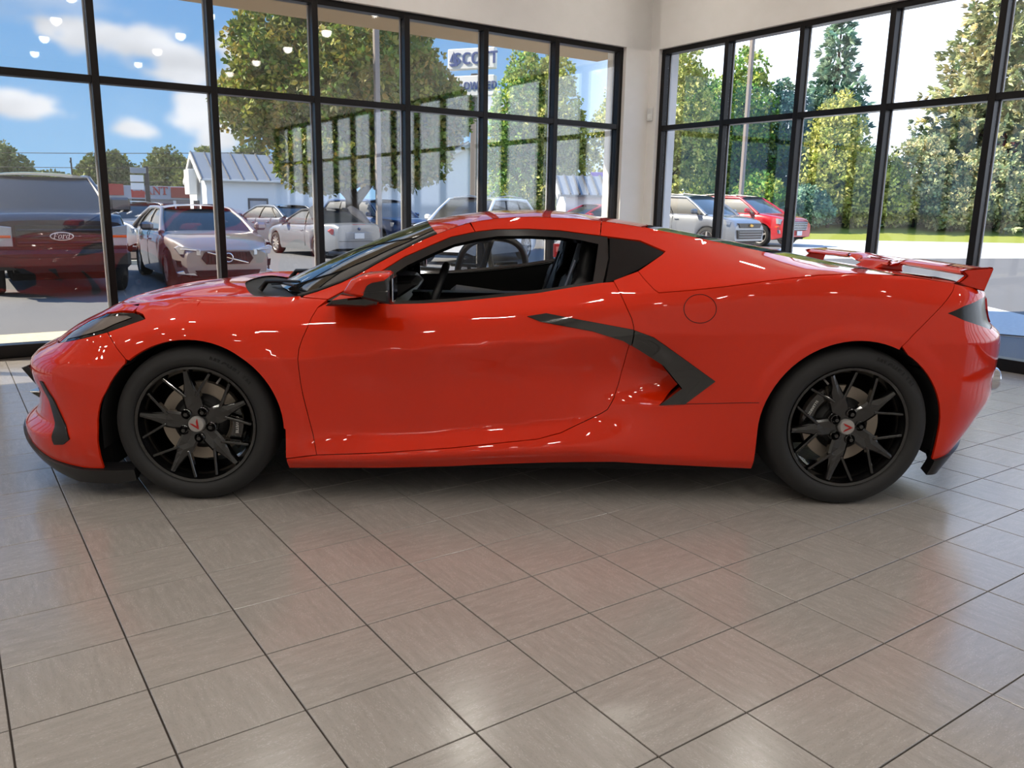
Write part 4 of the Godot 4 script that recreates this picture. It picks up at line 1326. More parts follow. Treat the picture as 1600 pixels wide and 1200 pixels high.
		mir.box(Vector3(c[0] + 0.30, yb0 + 0.04, s * (hb + 0.06)), Vector3(0.06, 0.04, 0.16), Basis(), 0.01)
		put("door_mirror", mir.mesh(), p.get("mirror_mat", p.paint), car)
		for k in 2:
			wheel_simple(car, Vector3(wx[k], r, s * (half.call(wx[k]) + 0.005)), r, 0.24, s, p.get("rim_mat", M.silver), p.get("spokes", 5))
	# roof shell
	var rr2 := []
	for i in 9:
		var q := i / 8.0
		var row := []
		for j in 13:
			var w := lerpf(-1, 1, j / 12.0)
			row.append(Vector3(lerpf(c[1] - 0.03 - 0.10 * (1 - w * w), c[2] + 0.03 + 0.10 * (1 - w * w), q), H - 0.065 + 0.065 * (1.0 - pow(absf(w), 3.0)) + 0.025 * sin(PI * q), w * (ht + 0.015)))
		rr2.append(row)
	var rf := MB.new()
	rf.grid(rr2, ctr)
	put("roof", rf.mesh(), roofm, car)
	# seats behind the glass
	for s in [1, -1]:
		var sb := MB.new()
		sb.box(Vector3(c[1] + 0.75, yb0 + 0.06, s * hb * 0.45), Vector3(0.16, 0.5, 0.46), Basis(Vector3(0, 0, 1), -0.2), 0.06)
		sb.box(Vector3(c[1] + 0.80, yb0 + 0.40, s * hb * 0.45), Vector3(0.11, 0.2, 0.26), Basis(Vector3(0, 0, 1), -0.2), 0.05)
		put("seat", sb.mesh(), M.leather, car)
	return car

func plate(car: Node3D, at: Vector3, toward: float, s: String, basis := Basis()) -> void:
	var o := bx("license_plate", at, Vector3(0.02, 0.155, 0.31), M.white, car, 0.004)
	if s:
		put("plate_text", text_mesh(s, 0.075, 0.004), M.navy_ink, o, Transform3D(Basis(Vector3.UP, PI / 2 * signf(toward)), Vector3(0.011 * signf(toward), 0, 0)))

func lens(called: String, car: Node3D, poly: Array, x: float, dir: float, m: Material, depth := 0.05, swing := 0.0, mirror := true) -> void:
	# poly in (z, y) on the end of the car; swing turns the outer end backwards
	for s in ([1, -1] if mirror else [1]):
		var b := MB.new()
		b.prism(pv(poly), 0.0, depth, Transform3D(), 0.008)
		for i in b.v.size():
			var q := b.v[i]
			var back := swing * pow(maxf(q.x - 0.35, 0.0), 1.6)
			b.v[i] = Vector3(x + dir * (q.z - depth * 0.5) - dir * back, q.y, q.x * s)
			var n := b.n[i]
			b.n[i] = (Vector3(dir * n.z, n.y, n.x * s) + Vector3(0, 0, s * 1.6 * swing * pow(maxf(q.x - 0.35, 0.0), 0.6) * n.z)).normalized()
		for i in range(0, b.ix.size(), 3):
			var g := (b.v[b.ix[i + 2]] - b.v[b.ix[i]]).cross(b.v[b.ix[i + 1]] - b.v[b.ix[i]])
			if g.dot(b.n[b.ix[i]]) < 0.0:
				var t := b.ix[i + 1]
				b.ix[i + 1] = b.ix[i + 2]; b.ix[i + 2] = t
		put(called, b.mesh(), m, car)

func vehicles() -> void:
	var fin := PI / 2 + PHI
	var clear := {"clearcoat_enabled": true, "clearcoat": 1.0, "clearcoat_roughness": 0.03}
	M.car_glass = mat(Color(0.05, 0.07, 0.085), 0.03, 0.0, {"clearcoat_enabled": true, "clearcoat": 1.0})
	M.navy = mat(Color(0.035, 0.07, 0.16), 0.35, 0.3, clear)
	M.silver_paint = mat(Color(0.54, 0.555, 0.58), 0.35, 0.45, clear)
	M.warm_silver = mat(Color(0.56, 0.54, 0.54), 0.35, 0.45, clear)
	M.white_paint = mat(Color(0.86, 0.87, 0.88), 0.4, 0.0, clear)
	M.grey_paint = mat(Color(0.36, 0.39, 0.44), 0.35, 0.4, clear)
	M.blue_paint = mat(Color(0.10, 0.22, 0.42), 0.35, 0.4, clear)
	M.crimson = mat(Color(0.72, 0.04, 0.10), 0.35, 0.1, clear)
	M.soft_top = mat(Color(0.22, 0.23, 0.26), 0.85)
	M.headlamp = mat(Color(0.72, 0.74, 0.77), 0.08, 0.4, clear)
	M.navy_ink = mat(Color(0.05, 0.07, 0.2), 0.6)
	M.grey_plastic = mat(Color(0.09, 0.09, 0.1), 0.5)
	# --- navy pickup, nose to the glass
	var d := Vector2(0.566, 0.825)
	var tr := vehicle("pickup_truck", on_ground(-7.05 - d.x * 2.95, -12.85 - d.y * 2.95), fin, "dark navy pickup truck facing the glass at the far left, beside the silver sedan", "truck", {
		"L": 5.9, "W": 2.03, "wb": 3.68, "fo": 0.95, "r": 0.41, "bot": 0.36, "square": 9.0, "nose": 0.09,
		"top": [[-2.95, 1.16], [-2.85, 1.25], [-2.3, 1.30], [-1.55, 1.33], [-1.3, 1.34], [1.0, 1.36], [2.95, 1.36]], "cab": [-1.50, -0.62, 1.02, 1.30, 1.96], "tumble": 0.80, "pillars": [0.52],
		"paint": M.navy, "doors": [-0.35, 0.75], "mirror": 1.7, "rim_mat": M.grey_paint, "spokes": 6, "cp": 0.08})
	lens("headlight", tr, [0.66, 0.80, 0.93, 0.80, 0.95, 1.13, 0.66, 1.09], -2.94, -1.0, M.headlamp, 0.10, 0.06)
	lens("turn_signal", tr, [0.68, 0.93, 0.93, 0.93, 0.93, 0.97, 0.68, 0.97], -2.99, -1.0, M.amber, 0.03, 0.06)
	lens("grille", tr, [-0.62, 0.80, 0.62, 0.80, 0.62, 1.12, -0.62, 1.12], -2.94, -1.0, M.black, 0.10, 0.0, false)
	for k in 3: bx("grille_bar", Vector3(-2.995, 0.855 + 0.095 * k, 0), Vector3(0.03, 0.035, 1.2), M.navy, tr, 0.01)
	var ov := MB.new()
	ov.prism(ellipse(Vector2.ZERO, 0.165, 0.066), 0.0, 0.03, Transform3D(Basis(Vector3.UP, -PI / 2), Vector3(-3.0, 0.955, 0)), 0.006)
	var ovn := put("badge", ov.mesh(), M.white, tr)
	var ov2 := MB.new()
	ov2.prism(ellipse(Vector2.ZERO, 0.15, 0.054), 0.0, 0.032, Transform3D(Basis(Vector3.UP, -PI / 2), Vector3(-3.0, 0.955, 0)), 0.002)
	put("badge_field", ov2.mesh(), M.navy, ovn)
	put("badge_text", text_mesh("Ford", 0.075, 0.004, false, "Droid Serif"), M.white, ovn, Transform3D(Basis(Vector3.UP, -PI / 2) * Basis(Vector3(1, 0, 0), Vector3(0.3, 1, 0), Vector3(0, 0, 1)), Vector3(-3.033, 0.955, 0)))
	var fb := MB.new()
	fb.box(Vector3(-2.96, 0.60, 0), Vector3(0.26, 0.30, 1.92), Basis(), 0.06)
	put("front_bumper", fb.mesh(), M.grey_plastic, tr)
	lens("lower_intake", tr, [-0.6, 0.40, 0.6, 0.40, 0.7, 0.52, -0.7, 0.52], -3.05, -1.0, M.void, 0.08, 0.0, false)
	lens("fog_lamp", tr, [0.72, 0.56, 0.88, 0.56, 0.90, 0.64, 0.72, 0.64], -3.075, -1.0, M.headlamp, 0.04, 0.3)
	bx("bed_cover", Vector3(2.1, 1.385, 0), Vector3(1.6, 0.03, 1.6), M.black, tr, 0.01)
	# --- silver sedan, nose to the glass
	var se := vehicle("sedan", on_ground(-4.98 - d.x * 2.38, -14.5 - d.y * 2.38), fin - 0.03, "silver sedan with a ring and diagonal bar on its grille, between pickup and convertible", "car", {
		"L": 4.76, "W": 1.86, "wb": 2.87, "fo": 0.87, "r": 0.335, "bot": 0.20, "square": 4.0, "nose": 0.26,
		"top": [[-2.38, 0.66], [-2.3, 0.74], [-2.0, 0.84], [-1.2, 0.95], [-0.95, 0.965], [0.9, 0.98], [1.5, 1.02], [2.1, 1.03], [2.38, 0.96]], "cab": [-1.08, -0.16, 1.02, 1.72, 1.435], "tumble": 0.74, "pillars": [0.45, 0.82],
		"paint": M.warm_silver, "doors": [-0.02, 0.95], "mirror_mat": M.warm_silver, "spokes": 8})
	lens("grille", se, [-0.36, 0.45, 0.36, 0.45, 0.44, 0.55, 0.38, 0.67, -0.38, 0.67, -0.44, 0.55], -2.37, -1.0, M.black, 0.09, 0.0, false)
	for k in 13: bx("grille_slat", Vector3(-2.42, 0.56, -0.33 + k * 0.055), Vector3(0.02, 0.19, 0.012), M.grey_plastic, se, 0.003)
	var rg := MB.new()
	var rp := []
	for k in 25: rp.append(Vector3(-2.44, 0.565 + sin(TAU * k / 24) * 0.075, cos(TAU * k / 24) * 0.075))
	rg.tube(rp, 0.014, 8, false)
	put("ring_badge", rg.mesh(), M.chrome, se)
	var dg := MB.new()
	dg.box(Vector3(-2.43, 0.565, 0), Vector3(0.015, 0.022, 0.72), Basis(Vector3(1, 0, 0), 0.27), 0.004)
	put("diagonal_bar", dg.mesh(), M.chrome, se)
	lens("headlight", se, [0.45, 0.60, 0.78, 0.62, 0.84, 0.73, 0.78, 0.77, 0.46, 0.71], -2.38, -1.0, M.headlamp, 0.09, 0.62)
	lens("headlight_strip", se, [0.52, 0.685, 0.76, 0.705, 0.76, 0.722, 0.52, 0.702], -2.43, -1.0, M.white, 0.03, 0.62)
	lens("lower_intake", se, [-0.50, 0.24, 0.50, 0.24, 0.56, 0.35, -0.56, 0.35], -2.385, -1.0, M.void, 0.06, 0.0, false)
	lens("bumper_blade", se, [0.50, 0.25, 0.80, 0.28, 0.84, 0.31, 0.62, 0.37], -2.37, -1.0, M.chrome, 0.06, 0.7)
	lens("bumper_opening", se, [0.60, 0.40, 0.80, 0.40, 0.82, 0.52, 0.70, 0.50], -2.35, -1.0, M.void, 0.06, 0.7)
	# --- silver convertible with a dark soft top, tail to the glass
	var cv := vehicle("convertible", on_ground(-4.40 - 0.66 * 2.15, -23.3 - 0.75 * 2.15), -0.848, "silver convertible with a raised grey soft top, its tail and plate towards the glass", "car", {
		"L": 4.37, "W": 1.75, "wb": 2.66, "fo": 0.80, "r": 0.32, "bot": 0.20, "square": 4.0, "nose": 0.22,
		"top": [[-2.18, 0.62], [-2.0, 0.74], [-1.3, 0.86], [-0.9, 0.90], [0.6, 0.92], [1.3, 0.95], [2.0, 0.97], [2.18, 0.92]], "cab": [-0.86, -0.05, 0.72, 1.38, 1.38], "tumble": 0.72, "pillars": [0.62],
		"paint": M.silver_paint, "roof_mat": M.soft_top, "doors": [0.62], "cp": 0.17, "spokes": 10})
	lens("tail_light", cv, [0.50, 0.70, 0.76, 0.68, 0.84, 0.78, 0.78, 0.84, 0.50, 0.78], 2.17, 1.0, M.tail, 0.07, 0.75)
	lens("trunk_recess", cv, [-0.40, 0.55, 0.40, 0.55, 0.44, 0.74, -0.44, 0.74], 2.17, 1.0, M.silver_paint, 0.04, 0.0, false)
	plate(cv, Vector3(2.20, 0.645, 0), 1.0, "MLR-3091")
	var rd := MB.new()
	rd.lathe([Vector2(0, 0.012), Vector2(0.028, 0.012), Vector2(0.04, 0.006), Vector2(0.042, 0.0)], 24, Transform3D(Basis(Vector3.UP, PI / 2), Vector3(2.20, 0.84, 0)))
	put("badge", rd.mesh(), M.blue_paint, cv)
	bx("brake_light", Vector3(2.17, 0.955, 0), Vector3(0.03, 0.02, 0.4), M.tail, cv, 0.004)
	bx("rear_bumper_seam", Vector3(2.20, 0.50, 0), Vector3(0.012, 0.01, 1.3), M.void, cv, 0.002)
	# --- others behind
	var s2 := vehicle("sedan", on_ground(-11.7, -25.7), fin + 0.1, "pale silver car half hidden between the pickup's flank and the silver sedan", "car", {
		"L": 4.6, "W": 1.82, "wb": 2.75, "fo": 0.87, "r": 0.33, "top": [[-2.3, 0.68], [-2.0, 0.84], [-1.1, 0.96], [1.0, 1.0], [2.3, 1.0]], "cab": [-1.1, -0.2, 1.1, 1.75, 1.47], "paint": M.silver_paint, "doors": [0.0, 0.95], "pillars": [0.45, 0.82]})
	lens("headlight", s2, [0.46, 0.60, 0.78, 0.62, 0.82, 0.74, 0.48, 0.70], -2.29, -1.0, M.headlamp, 0.08, 0.6)
	lens("grille", s2, [-0.4, 0.44, 0.4, 0.44, 0.46, 0.62, -0.46, 0.62], -2.29, -1.0, M.black, 0.08, 0.0, false)
	vehicle("sedan", on_ground(-8.9, -31.0), -0.70, "grey sedan half hidden behind the silver sedan and the convertible", "car", {
		"L": 4.8, "W": 1.85, "wb": 2.85, "fo": 0.9, "r": 0.33, "top": [[-2.4, 0.68], [-2.0, 0.82], [-1.1, 0.95], [1.0, 1.0], [2.0, 1.04], [2.4, 0.98]], "cab": [-1.1, -0.2, 0.95, 1.7, 1.45], "paint": M.grey_paint, "doors": [0.0, 0.95], "pillars": [0.45, 0.82]})
	var bl := vehicle("suv", on_ground(-5.05, -30.2), fin + 0.2, "blue sport utility vehicle behind the convertible, by the tree trunk", "car", {
		"L": 4.6, "W": 1.9, "wb": 2.7, "fo": 0.9, "r": 0.36, "bot": 0.25, "square": 6.0, "nose": 0.15, "top": [[-2.3, 0.88], [-2.15, 1.0], [-1.3, 1.08], [2.3, 1.12]], "cab": [-1.3, -0.5, 1.9, 2.2, 1.70], "paint": M.blue_paint, "doors": [-0.1, 0.9], "pillars": [0.36, 0.68]})
	lens("grille", bl, [-0.55, 0.62, 0.55, 0.62, 0.6, 0.92, -0.6, 0.92], -2.29, -1.0, M.black, 0.08, 0.0, false)
	for k in 4: bx("grille_bar", Vector3(-2.34, 0.66 + 0.07 * k, 0), Vector3(0.02, 0.02, 1.1), M.chrome, bl, 0.004)
	lens("headlight", bl, [0.60, 0.80, 0.88, 0.80, 0.90, 0.94, 0.60, 0.92], -2.28, -1.0, M.headlamp, 0.08, 0.6)
	var wsv := vehicle("suv", on_ground(-1.05, -23.6), 1.15, "white sport utility vehicle parked outside, half hidden behind the red car's roof", "car", {
		"L": 4.75, "W": 1.93, "wb": 2.78, "fo": 0.92, "r": 0.37, "bot": 0.25, "square": 6.0, "nose": 0.15, "top": [[-2.38, 0.85], [-2.2, 1.0], [-1.3, 1.10], [2.38, 1.15]], "cab": [-1.25, -0.42, 1.75, 2.25, 1.76], "paint": M.white_paint, "doors": [-0.1, 0.95], "pillars": [0.36, 0.7], "rails": true, "spokes": 9})
	lens("headlight", wsv, [0.60, 0.80, 0.88, 0.80, 0.90, 0.92, 0.60, 0.90], -2.36, -1.0, M.headlamp, 0.08, 0.6)
	lens("grille", wsv, [-0.5, 0.60, 0.5, 0.60, 0.56, 0.90, -0.56, 0.90], -2.37, -1.0, M.black, 0.08, 0.0, false)
	vehicle("sedan", on_ground(3.0, -31.0), 0.45, "dark red car seen through the last pane before the corner column", "car", {
		"L": 4.7, "W": 1.85, "wb": 2.8, "fo": 0.9, "r": 0.33, "top": [[-2.35, 0.72], [-2.0, 0.85], [-1.1, 0.98], [1.0, 1.02], [2.35, 1.0]], "cab": [-1.1, -0.2, 1.0, 1.7, 1.48], "paint": M.crimson, "doors": [0.0, 0.95], "pillars": [0.45, 0.82]})
	# --- right-hand window
	var rs := vehicle("suv", on_ground(5.55, -26.75), 2.278, "silver sport utility vehicle outside the right-hand window, nearest the corner", "car", {
		"L": 4.65, "W": 1.84, "wb": 2.73, "fo": 0.92, "r": 0.36, "bot": 0.24, "square": 4.5, "nose": 0.2, "top": [[-2.33, 0.78], [-2.2, 0.92], [-1.9, 1.0], [-1.25, 1.08], [2.33, 1.14]], "cab": [-1.3, -0.45, 1.7, 2.22, 1.67], "paint": M.silver_paint, "mirror_mat": M.grey_paint, "doors": [-0.1, 0.95], "pillars": [0.36, 0.7], "rails": true})
	lens("grille", rs, [-0.52, 0.72, 0.52, 0.72, 0.60, 0.86, -0.60, 0.86], -2.31, -1.0, M.grey_plastic, 0.09, 0.0, false)
	lens("lower_grille", rs, [-0.60, 0.40, 0.60, 0.40, 0.66, 0.66, -0.66, 0.66], -2.33, -1.0, M.black, 0.08, 0.0, false)
	for k in 3: bx("grille_bar", Vector3(-2.38, 0.46 + 0.075 * k, 0), Vector3(0.02, 0.018, 1.15), M.silver, rs, 0.004)
	var bt := MB.new()
	bt.prism(pv([-0.09, -0.02, -0.03, -0.02, -0.025, -0.045, 0.03, -0.045, 0.035, -0.02, 0.10, -0.02, 0.09, 0.02, 0.035, 0.02, 0.03, 0.045, -0.025, 0.045, -0.03, 0.02, -0.10, 0.02]), 0, 0.03, Transform3D(Basis(Vector3.UP, -PI / 2), Vector3(-2.37, 0.79, 0)), 0.004)
	put("cross_badge", bt.mesh(), M.amber_metal, rs)
	lens("headlight", rs, [0.58, 0.78, 0.86, 0.82, 0.88, 0.94, 0.60, 0.88], -2.30, -1.0, M.headlamp, 0.08, 0.7)
	var rr := vehicle("suv", on_ground(8.15, -30.25), 2.278, "red sport utility vehicle parked behind the silver one outside the right-hand window", "car", {
		"L": 4.8, "W": 1.9, "wb": 2.85, "fo": 0.92, "r": 0.37, "bot": 0.25, "square": 4.5, "nose": 0.2, "top": [[-2.4, 0.80], [-2.25, 0.94], [-1.9, 1.02], [-1.25, 1.10], [2.4, 1.15]], "cab": [-1.3, -0.45, 1.75, 2.3, 1.69], "paint": M.crimson, "doors": [-0.1, 0.95], "pillars": [0.36, 0.7], "rails": true})
	lens("grille", rr, [-0.44, 0.56, 0.44, 0.56, 0.54, 0.86, -0.54, 0.86], -2.38, -1.0, M.grey_plastic, 0.10, 0.0, false)
	for k in 5: bx("grille_bar", Vector3(-2.44, 0.60 + 0.055 * k, 0), Vector3(0.02, 0.018, 0.96), M.chrome, rr, 0.004)
	lens("headlight", rr, [0.60, 0.74, 0.88, 0.78, 0.90, 0.96, 0.62, 0.88], -2.37, -1.0, M.headlamp, 0.09, 0.7)
	lens("fog_trim", rr, [0.56, 0.42, 0.84, 0.46, 0.86, 0.58, 0.60, 0.54], -2.385, -1.0, M.chrome, 0.07, 0.7)
	lens("turn_signal", rr, [0.84, 0.66, 0.90, 0.66, 0.90, 0.70, 0.84, 0.70], -2.36, -1.0, M.amber, 0.07, 0.7)
	plate(rr, Vector3(-2.45, 0.47, 0), -1.0, "")
	# --- far lots, small
	var far := [[-32.5, -80.0, 0.2, "white pickup seen far off from the front beside the navy pickup's flank", M.white_paint, 1.75], [-29.5, -84.0, 1.5, "dark hatchback far off behind the grass strip", M.grey_paint, 1.6], [-26.6, -79.0, 2.0, "small blue car far off left of the silver sedan's roof", M.blue_paint, 1.5],
		[-50.5, -118.0, -0.5, "blue car parked far off below the store signs", M.blue_paint, 1.5], [-43.0, -120.0, -0.5, "pale car parked far off below the store signs", M.silver_paint, 1.5], [-37.5, -113.0, -0.3, "white car parked far off below the red-lettered store front", M.white_paint, 1.5], [-40.0, -104.0, 0.1, "dark saloon standing across the far lot", M.navy, 1.45]]
	for q in far:
		vehicle("parked_car", on_ground(q[0], q[1]), q[2], q[3], "car", {"group": "cars in the far lots", "L": 4.6, "W": 1.84, "wb": 2.7, "fo": 0.9, "r": 0.33, "top": [[-2.3, 0.72], [-2.0, 0.86], [-1.1, 0.98], [1.0, 1.02], [2.3, 1.0]], "cab": [-1.1, -0.3, 1.2, 1.9, q[5]], "paint": q[4]})

func leaf_cluster(kind: String) -> Mesh:
	var b := MB.new()
	var g := RandomNumberGenerator.new()
	g.seed = 31
	var n := 6 if kind == "leaf" else 8
	for k in n:
		var dir := Vector3(g.randfn(), g.randfn() * 0.7, g.randfn()).normalized()
		var base := dir * 0.12
		var ln := 0.55 if kind == "leaf" else 0.62
		var wd := 0.19 if kind == "leaf" else 0.11
		if kind == "spray":
			dir = Vector3(g.randf_range(0.3, 1.0), g.randf_range(-0.45, 0.15), g.randf_range(-0.7, 0.7)).normalized()
			base = Vector3.ZERO
		var sd := dir.cross(Vector3(g.randfn(), g.randfn(), g.randfn())).normalized()
		var up := dir.cross(sd)
		var tip := base + dir * ln
		var mid := base + dir * ln * 0.45
		var droop := up * 0.07
		for s in [-1, 1]:
			var e: Vector3 = mid + sd * wd * s - droop
			var nn := (tip - base).cross(e - base).normalized() * (1.0 if s > 0 else -1.0)
			var i0 := b.vert(base, nn); var i1 := b.vert(e, nn); var i2 := b.vert(tip - droop, nn)
			b.tri(i0, i1, i2)
	return b.mesh()

func leaf_mat() -> StandardMaterial3D:
	var m := mat(Color.WHITE, 0.6)
	m.vertex_color_use_as_albedo = true
	m.backlight_enabled = true
	m.backlight = Color(0.75, 0.75, 0.75)
	m.cull_mode = BaseMaterial3D.CULL_DISABLED
	return m

func foliage(parent: Node3D, xfs: Array, mesh: Mesh, cols: Array) -> void:
	var mm := MultiMesh.new()
	mm.transform_format = MultiMesh.TRANSFORM_3D
	mm.use_colors = true
	mm.mesh = mesh
	mm.instance_count = xfs.size()
	for i in xfs.size():
		mm.set_instance_transform(i, xfs[i])
		var k := rng.randf() * (cols.size() - 1)
		var c: Color = cols[int(k)].lerp(cols[mini(int(k) + 1, cols.size() - 1)], k - int(k))
		var v := rng.randf_range(0.75, 1.2)
		mm.set_instance_color(i, Color(c.r * v, c.g * v, c.b * v).srgb_to_linear())
	var o := MultiMeshInstance3D.new()
	o.name = "foliage"
	o.multimesh = mm
	o.material_override = M.leaf
	o.set_meta("kind", "stuff")
	parent.add_child(o, true)

func rnd_basis(s: float) -> Basis:
	return Basis(Vector3(rng.randfn(), rng.randfn(), rng.randfn()).normalized(), rng.randf() * TAU).scaled(Vector3.ONE * s)

func blob_leaves(blobs: Array, count: int, size: float) -> Array:
	var xs := []
	var tot := 0.0
	for b in blobs: tot += b[1].x * b[1].y
	for b in blobs:
		var n := int(count * b[1].x * b[1].y / tot)
		for k in n:
			var d := Vector3(rng.randfn(), rng.randfn(), rng.randfn()).normalized() * pow(rng.randf(), 0.28)
			xs.append(Transform3D(rnd_basis(size * rng.randf_range(0.7, 1.3)), b[0] + d * b[1]))
	return xs

func tree(called: String, at: Vector3, label: String, group: String, blobs: Array, count: int, size: float, cols: Array, trunk_r := 0.0, bark: Material = null) -> void:
	var t := thing(called, at, 0.0, label, "tree" if not called.contains("shrub") else "shrub", group)
	if trunk_r > 0.0:
		var b := MB.new()
		var top: Vector3 = blobs[0][0]
		b.tube([Vector3(0, -0.4, 0), Vector3(0, 0.3, 0), Vector3(0.02, top.y * 0.35, 0), top], [trunk_r * 1.5, trunk_r * 1.08, trunk_r * 0.92, trunk_r * 0.3], 10)
		put("trunk", b.mesh(), bark if bark else M.bark, t)
		for k in blobs.size():
			if k == 0: continue
			var br := MB.new()
			var f := Vector3(0.02, top.y * (0.30 + 0.05 * (k % 4)), 0)
			br.tube([f, f.lerp(blobs[k][0], 0.5) + Vector3(0, -0.12, 0), blobs[k][0]], [trunk_r * 0.5, trunk_r * 0.32, trunk_r * 0.1], 7)
			put("branch", br.mesh(), bark if bark else M.bark, t)
	foliage(t, blob_leaves(blobs, count, size), M.leaf_mesh, cols)

func spruce(at: Vector3, h: float, rad: float, label: String, cols: Array, whorls := 26, seed_ := 1) -> void:
	var t := thing("spruce", at, 0.0, label, "tree", "spruces beyond the grass")
	var b := MB.new()
	b.tube([Vector3(0, -0.3, 0), Vector3(0, h * 0.5, 0), Vector3(0, h, 0)], [0.22, 0.14, 0.02], 8)
	put("trunk", b.mesh(), M.bark, t)
	var xs := []
	for w in whorls:
		var q := float(w) / whorls
		var y := lerpf(h * 0.03, h * 0.985, q)
		var r := rad * pow(1.0 - q, 0.85) * rng.randf_range(0.82, 1.12) + 0.12
		var n := int(maxf(6, 19 * (1.0 - q * 0.55)))
		for k in n:
			var a := TAU * (k + rng.randf() * 0.7) / n
			var rr := r * rng.randf_range(0.72, 1.15)
			var steps := int(maxf(2, rr / 0.28))
			for s in steps:
				var u := float(s + 1) / steps
				var p := Vector3(cos(a) * rr * u, y - rr * 0.20 * u + 0.12 * rr * u * u + rng.randf_range(-0.08, 0.08), sin(a) * rr * u)
				var bs := Basis(Vector3.UP, -a + rng.randf_range(-0.6, 0.6)) * Basis(Vector3(1, 0, 0), rng.randf() * TAU)
				xs.append(Transform3D(bs.scaled(Vector3.ONE * rng.randf_range(0.5, 0.85)), p))
	foliage(t, xs, M.spray_mesh, cols)

func plants() -> void:
	M.leaf = leaf_mat()
	M.leaf_mesh = leaf_cluster("leaf")
	M.spray_mesh = leaf_cluster("spray")
	var maple := [Color(0.30, 0.42, 0.14), Color(0.46, 0.54, 0.20), Color(0.60, 0.60, 0.26), Color(0.64, 0.55, 0.26)]
	var bl := [[Vector3(-0.4, 4.6, 0), Vector3(2.6, 2.6, 2.5)]]
	for q in [[-2.4, 4.5, 0.2, 1.9, 1.3], [-1.9, 6.2, 0.3, 1.9, 1.6], [0.9, 6.0, -0.4, 2.1, 1.7], [2.2, 4.4, 0.0, 1.8, 1.6], [-0.6, 7.6, 0.0, 1.7, 1.3], [-0.9, 2.75, 0.8, 1.4, 1.0], [1.7, 3.0, 0.7, 1.7, 1.0], [-0.2, 3.0, 1.5, 1.6, 1.0], [2.7, 4.4, 0.5, 1.3, 1.1], [-3.0, 5.1, -0.5, 1.3, 1.1], [0.3, 5.2, 1.8, 1.6, 1.6]]:
		bl.append([Vector3(q[0], q[1], q[2]), Vector3(q[3], q[4], q[3])])
	tree("maple_tree", on_ground(-5.45, -27.8), "large leafy maple turning yellow beyond the convertible, crown cut by the roof overhang", "", bl, 11500, 0.34, maple, 0.24)
	# tree line beyond the far lots
	var olive := [Color(0.24, 0.31, 0.17), Color(0.40, 0.46, 0.24), Color(0.56, 0.57, 0.32)]
	var spots := [[-134, -172, 15, 9, "dark broad tree at the far left above the pickup's cab"], [-110, -178, 15.5, 9.5, "tall pale-leaved tree above the pickup's windshield"], [-88, -176, 13, 6, "dark rounded tree right of the second mullion, far off"], [-85, -178, 13.6, 6, "dark pointed tree beside the pole sign, far off"], [-74, -178, 14.5, 9, "yellow-green broad tree above the store roofs"], [-63, -172, 14.5, 7.5, "yellow-green tree behind the gabled building, far off"], [-117, -170, 9, 9, "low hazy tree between the two tall ones at far left"], [-93, -168, 9, 7, "low olive tree behind the utility pole"], [-44, -140, 13, 8, "olive tree behind the metal roof, far off"]]
	for k in spots.size():
		var s: Array = spots[k]
		var h: float = s[2]; var w: float = s[3]
		var bb := [[Vector3(0, h * 0.55, 0), Vector3(w * 0.75, h * 0.36, w * 0.75)], [Vector3(-w * 0.5, h * 0.45, 0), Vector3(w * 0.5, h * 0.28, w * 0.5)], [Vector3(w * 0.5, h * 0.42, 0), Vector3(w * 0.5, h * 0.28, w * 0.5)], [Vector3(0, h * 0.8, 0), Vector3(w * 0.42, h * 0.2, w * 0.42)], [Vector3(0, h * 0.2, 2), Vector3(w * 0.8, h * 0.2, w * 0.5)]]
		var cols := olive if k % 3 != 1 else [Color(0.30, 0.38, 0.18), Color(0.50, 0.52, 0.30)]
		tree("far_tree", on_ground(s[0], s[1]), s[4], "trees beyond the far lots", bb, 1900, 1.25, cols, 0.35)
	# right-hand window
	var blue_green := [Color(0.34, 0.50, 0.44), Color(0.52, 0.66, 0.58), Color(0.72, 0.80, 0.68)]
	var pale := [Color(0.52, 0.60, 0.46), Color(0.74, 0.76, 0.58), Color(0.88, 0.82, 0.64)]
	var yellow := [Color(0.58, 0.64, 0.32), Color(0.76, 0.78, 0.44), Color(0.90, 0.87, 0.56)]
	var green := [Color(0.34, 0.55, 0.24), Color(0.56, 0.70, 0.34), Color(0.80, 0.80, 0.40)]
	spruce(Vector3(16.2, 0.6, -43.8), 10.6, 2.7, "blue-green spruce with a double top, left of the taller pale one", blue_green, 28)
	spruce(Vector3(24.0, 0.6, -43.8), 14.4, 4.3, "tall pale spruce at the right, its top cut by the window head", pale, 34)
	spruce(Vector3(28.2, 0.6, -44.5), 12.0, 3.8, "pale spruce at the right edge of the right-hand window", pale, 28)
	spruce(Vector3(12.3, 0.6, -48.0), 8.0, 2.6, "bluish spruce behind the lamp post outside the right-hand window", blue_green, 22)
	var lot := [[7.6, -42.0, 9.2, 2.8, yellow, "yellow-green tree outside the first pane of the right-hand window"], [9.6, -46.0, 8.2, 2.6, green, "green tree between the first panes of the right-hand window"], [11.5, -44.0, 8.8, 2.8, green, "yellowing tree left of the lamp post"], [13.6, -44.5, 7.4, 2.4, blue_green, "dull green tree right of the lamp post"], [6.3, -48.0, 9.6, 2.4, yellow, "yellow tree seen just beside the corner column"], [1.5, -52.0, 9.5, 2.7, green, "green tree behind the white hall's right eave"], [1.9, -46.0, 9.0, 2.4, yellow, "yellow-green tree behind the small kiosk"], [0.1, -46.0, 9.0, 2.2, green, "green tree just right of the two-board pole sign"]]
